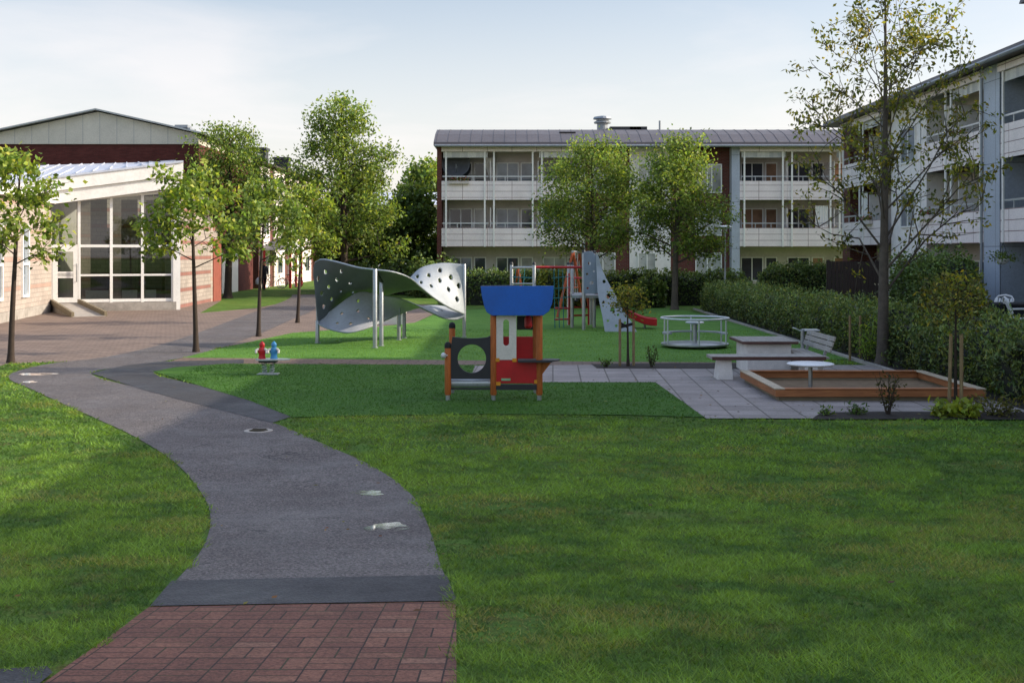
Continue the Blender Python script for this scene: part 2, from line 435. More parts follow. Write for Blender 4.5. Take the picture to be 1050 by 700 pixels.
# ------------------------------------------------------------------ ground sheets
YCUTS = [3 + .4 * i for i in range(26)]
def sheet(name, poly, mat, dz, kind='structure', px=True, jitter=0.):
    pts = [ground_at(*p) if px else Vector((p[0], p[1], 0)) for p in poly]
    bm = bmesh.new(); vs = [bm.verts.new((p.x, p.y, 0)) for p in pts]
    es = [bm.edges.new((vs[i], vs[(i+1) % len(vs)])) for i in range(len(vs))]
    bmesh.ops.triangle_fill(bm, edges=es, use_beauty=True)
    for y in YCUTS:
        bmesh.ops.bisect_plane(bm, geom=bm.verts[:] + bm.edges[:] + bm.faces[:], plane_co=(0, y, 0), plane_no=(0, 1, 0))
    for v in bm.verts: v.co.z = gz(v.co.y) + dz
    for f in bm.faces:
        f.normal_update()
        if f.normal.z < 0: f.normal_flip()
    me = bpy.data.meshes.new(name); bm.to_mesh(me); bm.free()
    boxuv(me); me.materials.append(mat)
    o = bpy.data.objects.new(name, me); COL.objects.link(o); o['kind'] = kind
    return o, [(p.x, p.y) for p in pts]
def smooth_loop(pts, k=4):
    """Catmull-Rom through an open list"""
    out = []; n = len(pts)
    for i in range(n - 1):
        p0, p1, p2, p3 = pts[max(i-1, 0)], pts[i], pts[i+1], pts[min(i+2, n-1)]
        for s in range(k):
            t = s / k
            out.append(tuple(.5 * ((2*p1[d]) + (-p0[d]+p2[d])*t + (2*p0[d]-5*p1[d]+4*p2[d]-p3[d])*t*t + (-p0[d]+3*p1[d]-3*p2[d]+p3[d])*t**3) for d in range(len(p1))))
    out.append(tuple(pts[-1])); return out

# lawn: one sheet to the horizon
bm = bmesh.new()
ys = [-60, 0] + YCUTS + [14, 20, 40, 80, 160, 400, 1500]
xs = [-900, -200, -60, -20, 20, 60, 200, 900]
grid = [[bm.verts.new((x, y, gz(y) if y > -5 else gz(-5))) for x in xs] for y in ys]
for i in range(len(ys) - 1):
    for j in range(len(xs) - 1): bm.faces.new((grid[i][j], grid[i][j+1], grid[i+1][j+1], grid[i+1][j]))
me = bpy.data.meshes.new('lawn'); bm.to_mesh(me); bm.free(); me.materials.append(M['lawn'])
lawn = bpy.data.objects.new('lawn', me); COL.objects.link(lawn); lawn['kind'] = 'structure'

plaza_poly = [(-140, 392), (-40, 386), (8, 373), (60, 371), (100, 369), (150, 372), (210, 360), (300, 342), (385, 336), (425, 331), (452, 319), (440, 312), (325, 312),
              (293, 310), (262, 316), (205, 321), (226, 309), (225, 303), (150, 303), (-140, 306)]
_, P_plaza = sheet('plaza', plaza_poly, M['plaza'], .004)
path_left = smooth_loop([(155, 622), (186, 590), (208, 562), (216, 532), (206, 505), (180, 475), (140, 449), (100, 430), (62, 413), (32, 399), (8, 386), (45, 374), (110, 366), (170, 352), (212, 338), (255, 322), (293, 308), (300, 302)])
path_right = smooth_loop([(327, 302), (326, 312), (318, 320), (301, 327), (274, 339), (240, 352), (200, 364), (155, 373), (93, 383), (150, 400), (215, 417), (278, 433), (330, 455), (385, 480), (424, 510), (441, 545), (452, 580), (467, 617)])
_, P_path = sheet('asphalt_path', path_left + path_right, M['asphalt'], .008)
new_poly = [(93, 383), (128, 375), (165, 371), (250, 369), (250, 373), (200, 376), (157, 381), (163, 386), (205, 396), (255, 411), (301, 427), (279, 434), (215, 418), (150, 401)]
_, P_new = sheet('fresh_asphalt_strip', new_poly, M['asphalt_new'], .012)
band_poly = [(176, 597), (300, 594), (458, 591), (468, 617), (466, 617.5), (154, 623)]
_, P_band = sheet('fresh_asphalt_band', band_poly, M['asphalt_new'], .013)
brick_poly = [(153, 623), (467, 617.5), (468, 640), (468, 720), (469, 800), (-90, 800), (30, 712), (80, 676), (120, 648)]
_, P_brick = sheet('clay_paving', brick_poly, M['basket'], .008)
corner_poly = [(-20, 690), (48, 685), (54, 692), (30, 712), (-10, 740)]
_, P_corner = sheet('asphalt_corner', corner_poly, M['asphalt_new'], .014)
turf_back = [(188, 367), (215, 360), (260, 350), (300, 341.5), (385, 335.5), (425, 331), (440, 325), (455, 318.5), (520, 316.5), (694, 316), (752, 331), (868, 364), (878, 368), (800, 372), (700, 372), (600, 371), (400, 369)]
_, P_turfb = sheet('playground_turf', turf_back, M['turf'], .010)
strip_poly = [(165, 373), (188, 367), (400, 369), (600, 371), (760, 372), (760, 377.5), (560, 375.5), (230, 373.5)]
_, P_strip = sheet('paved_strip', strip_poly, M['strip'], .011)
turf_front = [(157, 381.5), (180, 377), (232, 373.5), (560, 375), (680, 376), (725, 428.5), (640, 426), (500, 425), (360, 427), (300, 428.5), (255, 411), (205, 396)]
_, P_turff = sheet('play_turf', turf_front, M['turf_dark'], .015)
slab_poly = [(-.78, 24.5), (-.78, 21.4), (2.62, 21.4), (2.78, 16.75), (5.6, 16.75), (10.5, 16.9), (10.5, 19), (8.0, 24.6), (3, 24.7)]
_, P_slab = sheet('slab_paving', slab_poly, M['slabs'], .018, px=False)
bed1 = [(612, 378.5), (606, 374), (690, 373), (762, 373), (762, 379)]
sheet('soil_bed', bed1, M['soil'], .021)
bed2 = [(832, 431), (838, 422), (900, 421), (1052, 424), (1090, 438)]
_, P_bed2 = sheet('flower_bed', [(832, 431), (842, 424), (900, 423.2), (1000, 423.5), (1075, 424), (1100, 432), (960, 431)], M['soil'], .022)
sheet('hedge_bed', [(7.75, 13), (10.5, 13), (9.6, 48), (7.55, 48)], M['soil'], .024, px=False)
# kerb between turf and hedge bed
kb = MB(); kb.box(7.50, 7.6, 22.5, 48.5, -.05, .06); k = kb.build('kerb', M['concrete'], None, (7.5, 35, 0)); k['kind'] = 'structure'
# puddles: thin, irregular, lying in the hollows of the path
def puddle(px, py, rx, ry, seed):
    r_ = random.Random(seed); c = ground_at(px, py); n = 40; pts = []
    ph = [r_.uniform(0, 6.28) for _ in range(5)]
    for i in range(n):
        t = 2*math.pi*i/n
        k = 1 + .2*math.sin(2*t+ph[0]) + .14*math.sin(3*t+ph[1]) + .08*math.sin(5*t+ph[2]) + .06*math.sin(9*t+ph[3])
        pts.append((c.x + rx*k*math.cos(t), c.y + ry*k*math.sin(t)))
    sheet('puddle', pts, M['water'], .0115, px=False)
puddle(398, 541, .15, .24, 3); puddle(378, 506, .16, .12, 5); puddle(38, 384, .3, .26, 8); puddle(30, 392, .13, .16, 9)

def inpoly(x, y, poly):
    c = np.zeros(len(x), bool); n = len(poly); j = n - 1
    for i in range(n):
        xi, yi = poly[i]; xj, yj = poly[j]
        with np.errstate(divide='ignore', invalid='ignore'):
            c ^= ((yi > y) != (yj > y)) & (x < (xj - xi) * (y - yi) / (yj - yi + 1e-12) + xi)
        j = i
    return c

# ------------------------------------------------------------------ numpy foliage
def nmesh(name, verts, nper, cols, mat, parent=None, loc=None):
    """verts (N*nper,3): N separate faces of nper corners, cols (N,3)"""
    off = np.array(ORG[parent.name]) if parent is not None else np.array(loc if loc is not None else (0, 0, 0), float)
    v = verts - off; N = len(v) // nper
    me = bpy.data.meshes.new(name)
    me.vertices.add(len(v)); me.vertices.foreach_set('co', v.astype(np.float32).ravel())
    me.loops.add(len(v)); me.loops.foreach_set('vertex_index', np.arange(len(v), dtype=np.int32))
    me.polygons.add(N); me.polygons.foreach_set('loop_start', np.arange(0, N*nper, nper, dtype=np.int32))
    me.update(calc_edges=True)
    ca = me.color_attributes.new('col', 'FLOAT_COLOR', 'POINT')
    cc = np.ones((len(v), 4), np.float32); cc[:, :3] = np.repeat(cols, nper, axis=0)
    ca.data.foreach_set('color', cc.ravel()); me.materials.append(mat)
    o = bpy.data.objects.new(name, me); COL.objects.link(o)
    if parent is not None: o.parent = parent; ORG[o.name] = ORG[parent.name]
    elif loc is not None: o.location = loc; ORG[o.name] = Vector(loc)
    return o
def leaf_verts(c, L, W, r, droop=.35, flat=.0):
    n = len(c)
    d = r.normal(size=(n, 3)); d[:, 2] = d[:, 2] * (1 - flat) - droop; d /= np.linalg.norm(d, axis=1)[:, None]
    a = r.normal(size=(n, 3)); s = np.cross(d, a); s /= np.linalg.norm(s, axis=1)[:, None] + 1e-9
    nn = np.cross(s, d)
    L = L * r.uniform(.6, 1.3, n)[:, None]; W = W * r.uniform(.7, 1.25, n)[:, None]
    v = np.empty((n, 4, 3))
    v[:, 0] = c; v[:, 1] = c + d * L * .5 + s * W * .5 + nn * W * .18
    v[:, 2] = c + d * L; v[:, 3] = c + d * L * .5 - s * W * .5 + nn * W * .18
    return v.reshape(-1, 3)
def shade_cols(base, n, r, var=.3, yellow=.15, tone=None):
    b = np.array([lin(h)[:3] for h in base]); k = r.integers(0, len(b), n)
    c = b[k] * (1 + var * r.normal(size=n))[:, None].clip(.45, 1.7)
    y = r.random(n) < yellow
    c[y] = c[y] * np.array([1.4, 1.2, .75])
    if tone is not None: c = c * tone[:, None]
    return c.clip(.004, .5)

def tree(name, label, base, H, r0, env, limbs, leaves, leaf, colors, seed, group, bark='bark_dark', subs=5, clump=.18, lean=(0, 0),
         rise=.35, droop=.35, z_first=None, limb_r=.42, yellow=.08, wob=.03, taper=.8):
    """env: list of (height fraction, radius); limbs grow from the trunk to the envelope"""
    r = np.random.default_rng(seed); base = Vector(base)
    root = thing(name, label, 'tree', base, group)
    ez = np.array([e[0] for e in env]) * H; er = np.array([e[1] for e in env])
    zb, zt = ez[0], ez[-1]
    tr = MB(); n = 12; ph = r.uniform(0, 6.28, 2)
    def tpt(z):
        t = z / H
        return np.array([base.x + lean[0]*t + wob*H*.3*math.sin(3.1*t+ph[0]) - wob*H*.3*math.sin(ph[0]), base.y + lean[1]*t + wob*H*.3*(math.sin(2.7*t+ph[1]) - math.sin(ph[1])), base.z + z])
    def trad(z): return max(r0 * max(1 - z/H, 0) ** taper + .006, .006)
    zz = [-.05, 0, .08, .2] + list(np.linspace(.5, H*.97, n))
    tr.tube([tpt(z) for z in zz], [trad(max(z, 0)) * (1.5 if z <= 0 else 1.28 if z < .1 else 1.1 if z < .25 else 1) for z in zz], 9)
    cl = []; wt = []
    z0 = z_first if z_first is not None else max(zb * .9, H * .16)
    for i in range(limbs):
        f = (i + .5) / limbs
        zs = z0 + (H * .9 - z0) * f ** .9
        az = 2.399 * i + r.uniform(-.4, .4)
        # limb tip: on the envelope higher up
        reach = np.interp(zs, ez, er) * r.uniform(.6, 1.25)
        ze = min(max(zs + reach * rise * r.uniform(.6, 1.5) + .02*H, zb), H * .99)
        re = np.interp(ze, ez, er) * r.uniform(.7, 1.1)
        re = max(re, .15)
        p0 = tpt(zs); pe = tpt(ze) + np.array([math.cos(az)*re, math.sin(az)*re, 0])
        pm = p0 * .5 + pe * .5 + np.array([0, 0, (.10 if rise > .2 else .02) * re]) + r.normal(size=3) * .06 * re
        pts = [p0, p0*.72 + pm*.28 + 0, pm, pm*.45 + pe*.55 + r.normal(size=3)*.04*re, pe]
        rl = min(trad(zs) * limb_r, .05 * re + .012)
        tr.tube(pts, [rl, rl*.85, rl*.6, rl*.4, .005], 5, caps=False)
        def along(t):
            t = t * 4; k = min(int(t), 3); u = t - k
            return pts[k] * (1-u) + pts[k+1] * u
        for s in range(subs):
            t = r.uniform(.3, 1.0); q = along(t)
            ln = re * r.uniform(.22, .5) * (1.15 - .5*t) + .12
            d = (pe - p0); d /= np.linalg.norm(d) + 1e-9
            d = d * .7 + r.normal(size=3) * .65; d[2] += .1; d /= np.linalg.norm(d)
            e = q + d * ln
            mid = q * .5 + e * .5 + r.normal(size=3) * .04
            tr.tube([q, mid, e], [rl*.35+.003, rl*.22+.003, .003], 4, caps=False)
            for u in np.linspace(.25, 1.05, 4):
                cl.append(q * (1-u) + e * u); wt.append(ln * (.5 + u))
        for u in (.55, .7, .85, 1.0):
            cl.append(along(u)); wt.append(.3 * re)
    cl.append(tpt(H * .97)); wt.append(.3)
    cl = np.array(cl); wt = np.array(wt); wt /= wt.sum()
    # clumps of unequal density, so that gaps stay open
    wt = wt * r.gamma(1.1, 1., len(wt)); wt /= wt.sum()
    k = r.choice(len(cl), leaves, p=wt)
    c = cl[k] + r.normal(size=(leaves, 3)) * clump * np.array([1, 1, .8])
    c[:, 2] = np.maximum(c[:, 2], base.z + .4)
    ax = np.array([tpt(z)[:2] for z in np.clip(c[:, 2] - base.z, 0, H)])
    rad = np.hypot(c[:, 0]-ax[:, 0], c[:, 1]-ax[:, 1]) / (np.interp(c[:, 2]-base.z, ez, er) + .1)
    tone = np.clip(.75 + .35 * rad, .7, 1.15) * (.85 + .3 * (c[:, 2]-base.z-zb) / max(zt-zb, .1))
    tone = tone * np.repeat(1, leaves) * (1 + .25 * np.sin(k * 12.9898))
    v = leaf_verts(c, leaf[0], leaf[1], r, droop)
    tr.build('trunk', M[bark], root, smooth=True, uvs=False, fix=False)
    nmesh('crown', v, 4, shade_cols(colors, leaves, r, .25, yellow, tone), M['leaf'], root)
    return root

def hedge(name, label, cat, pts, width, height, n, leaf, colors, seed, group=None, lump=.18, top_var=.12, yellow=.08, droop=-.1, bottom=.02, core=.82, lumps_scale=1.6):
    """pts: centre line in plan; foliage shell over a dark core"""
    r = np.random.default_rng(seed); P = np.array(pts, float)
    seg = np.linalg.norm(np.diff(P, axis=0), axis=1); cum = np.concatenate([[0], np.cumsum(seg)]); Ltot = cum[-1]
    def centre(s):
        return np.stack([np.interp(s, cum, P[:, 0]), np.interp(s, cum, P[:, 1])], 1)
    def nrm(s):
        a = centre(np.clip(s-.05, 0, Ltot)); b = centre(np.clip(s+.05, 0, Ltot)); d = b - a; d /= np.linalg.norm(d, axis=1)[:, None] + 1e-9
        return np.stack([-d[:, 1], d[:, 0]], 1)
    ph = r.uniform(0, 6.28, 6)
    hs = lambda s: height * (1 + top_var * (.6*np.sin(s*lumps_scale+ph[0]) + .5*np.sin(s*lumps_scale*2.3+ph[1]) + .4*np.sin(s*lumps_scale*5.1+ph[2])))
    ws = lambda s: width * (1 + top_var * .7 * (np.sin(s*lumps_scale*1.3+ph[3]) + .6*np.sin(s*lumps_scale*3.1+ph[4])))
    def ends(s): return np.clip(np.minimum(s, Ltot - s) / (width * .5) + .35, .3, 1) ** .5
    # core
    S = max(int(Ltot / .25), 3); K = 11; vs = []; fs = []
    sg = np.linspace(0, Ltot, S); c = centre(sg); nn = nrm(sg); H = hs(sg) * core * ends(sg); W = ws(sg) * core * ends(sg)
    for i in range(S):
        for j in range(K):
            t = math.pi * j / (K - 1); cx = math.copysign(abs(math.cos(t)) ** .45, math.cos(t)); sx = math.sin(t) ** .4 if math.sin(t) > 1e-6 else 0
            q = 1 + lump * .5 * r.normal()
            vs.append((c[i, 0] + nn[i, 0]*W[i]/2*cx*q, c[i, 1] + nn[i, 1]*W[i]/2*cx*q, H[i] * sx * (1 + .08*r.normal())))
    for i in range(S - 1):
        for j in range(K - 1): fs.append((i*K+j, i*K+j+1, (i+1)*K+j+1, (i+1)*K+j))
    vs = np.array(vs); fa = np.array(fs); core_v = vs[fa.ravel()]
    for i in (0, S - 1):
        for j in range(1, K - 1, 1):
            a = vs[i*K], vs[i*K+j], vs[i*K+min(j+1, K-1)], vs[i*K+min(j+1, K-1)]
            core_v = np.concatenate([core_v, np.array(a)])
    ncore = len(core_v) // 4
    # leaves
    s = r.uniform(0, Ltot, n); t = r.uniform(0, math.pi, n)
    ct = np.sign(np.cos(t)) * np.abs(np.cos(t)) ** .45; st = np.sin(t) ** .4
    t2 = r.random(n) < .45; q0 = r.uniform(.8, 1.04, n)
    # side points evenly over height, top points evenly over width
    st = np.where(t2, r.uniform(.0, 1., n), st); ct = np.where(t2, np.sign(ct) * np.sqrt(np.clip(1 - st**5, 0, 1)), ct)
    cc = centre(s); nr = nrm(s); E = ends(s)
    tuft = 1 + lump * (np.sin(s*9+ph[0]+3*st) * np.sin(st*11+ph[1]+2*s) )
    off = ws(s) / 2 * ct * q0 * E * tuft
    z = hs(s) * st * q0 * E * (1 + .5*lump*np.sin(s*13+ph[5]))
    pos = np.stack([cc[:, 0] + nr[:, 0]*off, cc[:, 1] + nr[:, 1]*off, np.maximum(z, bottom)], 1) + r.normal(size=(n, 3)) * .03
    # end caps
    ne = int(n * min(.5*width / max(Ltot, .1), .4)) // 2 * 2
    if ne:
        e = r.random(ne) < .5; se = np.where(e, .0, Ltot); ce = centre(se); na = nrm(se)
        w = r.uniform(-.5, .5, ne) * ws(se) * .75; zz = r.uniform(0, 1, ne) * hs(se) * .75
        dirv = np.where(e, -1, 1)[:, None] * np.stack([na[:, 1], -na[:, 0]], 1)
        b = r.uniform(-.05, .12, ne)[:, None]
        pe = np.stack([ce[:, 0] + na[:, 0]*w, ce[:, 1] + na[:, 1]*w], 1) + dirv * b
        pos[:ne] = np.stack([pe[:, 0], pe[:, 1], zz], 1)
    pos[:, 2] += 0
    v = leaf_verts(pos, leaf[0], leaf[1], r, droop)
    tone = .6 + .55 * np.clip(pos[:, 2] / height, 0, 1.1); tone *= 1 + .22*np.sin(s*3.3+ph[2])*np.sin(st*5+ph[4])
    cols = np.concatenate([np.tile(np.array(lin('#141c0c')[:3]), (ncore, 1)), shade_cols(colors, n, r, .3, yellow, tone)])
    mid = centre(np.array([Ltot / 2]))[0]
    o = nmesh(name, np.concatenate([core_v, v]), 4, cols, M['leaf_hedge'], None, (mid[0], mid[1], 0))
    return tag(o, label, cat, group)

def plant(name, label, cat, c, h, w, n, leaf, colors, seed, group=None, stems=7, droop=-.2, yellow=.1, wide_top=True):
    """shrub or flower clump: stems from one foot with leaves along them"""
    r = np.random.default_rng(seed); c = Vector(c); root = thing(name, label, cat, c, group)
    st = MB(); pos = []
    for i in range(stems):
        a = 2.4*i + r.uniform(-.3, .3); k = r.uniform(.3, 1) * w / 2
        tip = np.array([c.x + math.cos(a)*k, c.y + math.sin(a)*k, c.z + h * r.uniform(.65, 1)])
        b = np.array([c.x + math.cos(a)*k*.15, c.y + math.sin(a)*k*.15, c.z])
        m = b*.5 + tip*.5 + r.normal(size=3) * .06 * h
        st.tube([b, m, tip], [.008, .006, .003], 5)
        for u in r.uniform(.2, 1.02, max(n // stems, 1)):
            p = (b*(1-u) + m*u) * (1-u) + (m*(1-u) + tip*u) * u
            pos.append(p + r.normal(size=3) * w * .09)
    pos = np.array(pos); pos[:, 2] = np.maximum(pos[:, 2], c.z + .015)
    st.build('stem', M['bark_dark'], root, uvs=False)
    nmesh('foliage', leaf_verts(pos, leaf[0], leaf[1], r, droop), 4, shade_cols(colors, len(pos), r, .25, yellow), M['leaf'], root)
    return root

# ------------------------------------------------------------------ lawn grass near the camera (stuff)
def vnoise(x, y, seed):
    """value noise on an integer lattice"""
    xi, yi = np.floor(x).astype(np.int64), np.floor(y).astype(np.int64)
    fx, fy = x - xi, y - yi; fx = fx*fx*(3 - 2*fx); fy = fy*fy*(3 - 2*fy)
    def h(a, b):
        n = (a * 374761393 + b * 668265263 + seed * 2147483647) & 0xffffffff
        n = ((n ^ (n >> 13)) * 1274126177) & 0xffffffff
        return ((n ^ (n >> 16)) & 0xffff) / 65535.
    return (h(xi, yi)*(1-fx) + h(xi+1, yi)*fx)*(1-fy) + (h(xi, yi+1)*(1-fx) + h(xi+1, yi+1)*fx)*fy
def fbm(x, y, seed, octs=4):
    a, t, v = .5, 0, 0
    for k in range(octs):
        v = v + a * vnoise(x * 2**k + 17.3*k, y * 2**k + 5.1*k, seed + k); t += a; a *= .55
    return v / t
def lawn_blades():
    r = np.random.default_rng(11); allv = []; allc = []
    blockers = [P_path, P_new, P_brick, P_band, P_corner, P_turff, P_slab, P_plaza, P_bed2, P_strip, P_turfb]
    for y0, y1, dens, w, h in ((4.3, 6, 6000, .0065, .034), (6, 8, 4800, .0075, .034), (8, 10.5, 3200, .009, .036), (10.5, 14, 2000, .012, .037), (14, 19, 900, .018, .04), (19, 30, 240, .032, .042)):
        ym = y1; xl = -.47 * ym - .6; xr = .47 * ym + .6
        n = int((xr - xl) * (y1 - y0) * dens)
        x = r.uniform(xl, xr, n); y = r.uniform(y0, y1, n)
        keep = np.abs(x) < .46 * y + 1.0
        # the turf edge is ragged and creeps over the paving
        wob = (fbm(x*3, y*3, 3) - .42) * .22
        jx, jy = x + wob + r.normal(size=n) * .018, y + wob + r.normal(size=n) * .018
        for b in blockers: keep &= ~inpoly(jx, jy, b)
        keep &= ~((x > 7.4) & (y > 12))
        big_, mid, fin = fbm(x*.5, y*.5, 21), fbm(x*2.2, y*2.2, 31), fbm(x*7, y*7, 41)
        # thin spots and hollows
        keep &= r.random(n) < np.clip(1.35 - 1.6*np.clip(mid - .5, 0, 1)*2 - np.clip(fin - .62, 0, 1)*3, .2, 1)
        x, y, big_, mid, fin = x[keep], y[keep], big_[keep], mid[keep], fin[keep]; n = len(x)
        hh = h * (.35 + 1.0*(1 - mid) + .6*(.5 - fin)) * r.uniform(.5, 1.35, n); hh = np.clip(hh, .009, .075)
        a = r.uniform(0, 2*np.pi, n); ln = hh * r.uniform(.6, 1.9, n); b2 = r.uniform(0, 2*np.pi, n)
        z = gz_np(y) + .001
        sx, sy = np.cos(a) * w / 2, np.sin(a) * w / 2
        v = np.empty((n, 3, 3))
        v[:, 0] = np.stack([x - sx, y - sy, z], 1); v[:, 1] = np.stack([x + sx, y + sy, z], 1)
        v[:, 2] = np.stack([x + np.cos(b2)*ln, y + np.sin(b2)*ln, z + hh], 1)
        base = np.array(lin('#7c9c40')[:3]); dk = np.array(lin('#41622a')[:3]); yl = np.array(lin('#9a9455')[:3])
        t = np.clip(.58 + 1.5*(big_ - .5) + 2.4*(.5 - mid) + 1.3*(.5 - fin), 0, 1)[:, None]
        c = dk * (1 - t) + base * t
        dn = fbm(x*1.1 + 50, y*1.6 + 20, 61)
        dry = np.clip((dn - .56) * 5 + (fin - .5), 0, .7)[:, None] * (r.random(n) < .6)[:, None]
        c = c * (1 - dry) + yl * dry
        c = c * (1 + .28 * r.normal(size=n))[:, None].clip(.4, 1.8)
        allv.append(v.reshape(-1, 3)); allc.append(c)
    o = nmesh('lawn_grass', np.concatenate(allv), 3, np.concatenate(allc), M['leaf'], None, (0, 0, 0))
    tag(o, 'short patchy green grass of the lawn beside the path', 'grass', kind='stuff')
lawn_blades()

def turf_fibres():
    r = np.random.default_rng(12); V = []; C = []
    for poly, dz, cols, box, dens, hole in ((P_turff, .015, ('#487129', '#3e6524'), (-6.5, 3, 16.8, 25.2), 420, [P_slab]), (P_turfb, .010, ('#6b953f', '#618938'), (-9, 7.5, 24.5, 36), 200, [])):
        n = int((box[1]-box[0]) * (box[3]-box[2]) * dens); x = r.uniform(box[0], box[1], n); y = r.uniform(box[2], box[3], n)
        jx, jy = x + r.normal(size=n)*.02, y + r.normal(size=n)*.02
        k = inpoly(jx, jy, poly)
        for h_ in hole: k &= ~inpoly(jx, jy, h_)
        x, y = x[k], y[k]; n = len(x); f = fbm(x*1.3, y*1.3, 71); g = fbm(x*6, y*6, 72)
        hh = .022 * r.uniform(.5, 1.3, n); a = r.uniform(0, 6.283, n); w = .017; b = r.uniform(0, 6.283, n); ln = hh * r.uniform(.5, 1.6, n)
        v = np.empty((n, 3, 3)); sx, sy = np.cos(a)*w/2, np.sin(a)*w/2
        v[:, 0] = np.stack([x-sx, y-sy, np.full(n, dz)], 1); v[:, 1] = np.stack([x+sx, y+sy, np.full(n, dz)], 1)
        v[:, 2] = np.stack([x+np.cos(b)*ln, y+np.sin(b)*ln, dz+hh], 1)
        c0, c1 = np.array(lin(cols[0])[:3]), np.array(lin(cols[1])[:3]); t = np.clip(.5 + 2.2*(f-.5) + 1.5*(g-.5), 0, 1)[:, None]
        C.append((c0*t + c1*(1-t)) * (1 + .14*r.normal(size=n))[:, None].clip(.6, 1.5)); V.append(v.reshape(-1, 3))
    o = nmesh('turf_fibres', np.concatenate(V), 3, np.concatenate(C), M['leaf'], None, (0, 0, 0))
    tag(o, 'short green fibres of the artificial turf', 'turf', kind='stuff')
    # blown leaves lying about, thicker on the paving by the beds
    n = 420; x = np.concatenate([r.uniform(-6, 8, 260), r.uniform(2.6, 8.5, 160)]); y = np.concatenate([r.uniform(6, 27, 260), r.uniform(16.8, 24.4, 160)])
    p = np.stack([x, y, gz_np(y) + .03], 1); v = leaf_verts(p, .055, .032, r, 0, .92).reshape(-1, 4, 3)
    v[:, :, 2] = p[:, None, 2] + (v[:, :, 2] - p[:, None, 2]) * .3
    o = nmesh('fallen_leaves', v.reshape(-1, 3), 4, shade_cols(['#6b4a26', '#8a6a30', '#54361f', '#7a7a35'], n, r, .3, .1), M['leaf'], None, (0, 0, 0))
    tag(o, 'scattered small fallen leaves on paving and grass', 'leaves', kind='stuff')
turf_fibres()

# ------------------------------------------------------------------ apartment buildings (same type)
Z1, Z2, ZE = 2.72, 5.28, 8.16
def window(root, x0, x1, z0, z1, y, pane='pane_dark', mull=(.5,), cross=None, fr='white_paint', t=.06):
    """frame with sash bars; the pane is set back in it"""
    f = MB(); d0, d1 = y - .05, y + .02
    f.box(x0, x0+t, d0, d1, z0, z1).box(x1-t, x1, d0, d1, z0, z1)
    f.box(x0+t, x1-t, d0, d1, z0, z0+t).box(x0+t, x1-t, d0, d1, z1-t, z1)
    for m in mull:
        xm = x0 + (x1-x0)*m; f.box(xm-t*.5, xm+t*.5, d0+.002, d1, z0+t, z1-t)
    if cross:
        zm = z0 + (z1-z0)*cross; f.box(x0+t, x1-t, d0+.004, d1-.002, zm-t*.4, zm+t*.4)
    w = f.build('window', M[fr], root)
    p = MB(); p.box(x0+t*.5, x1-t*.5, y-.02, y+.005, z0+t*.5, z1-t*.5); p.build('pane', M[pane], w)
    return w
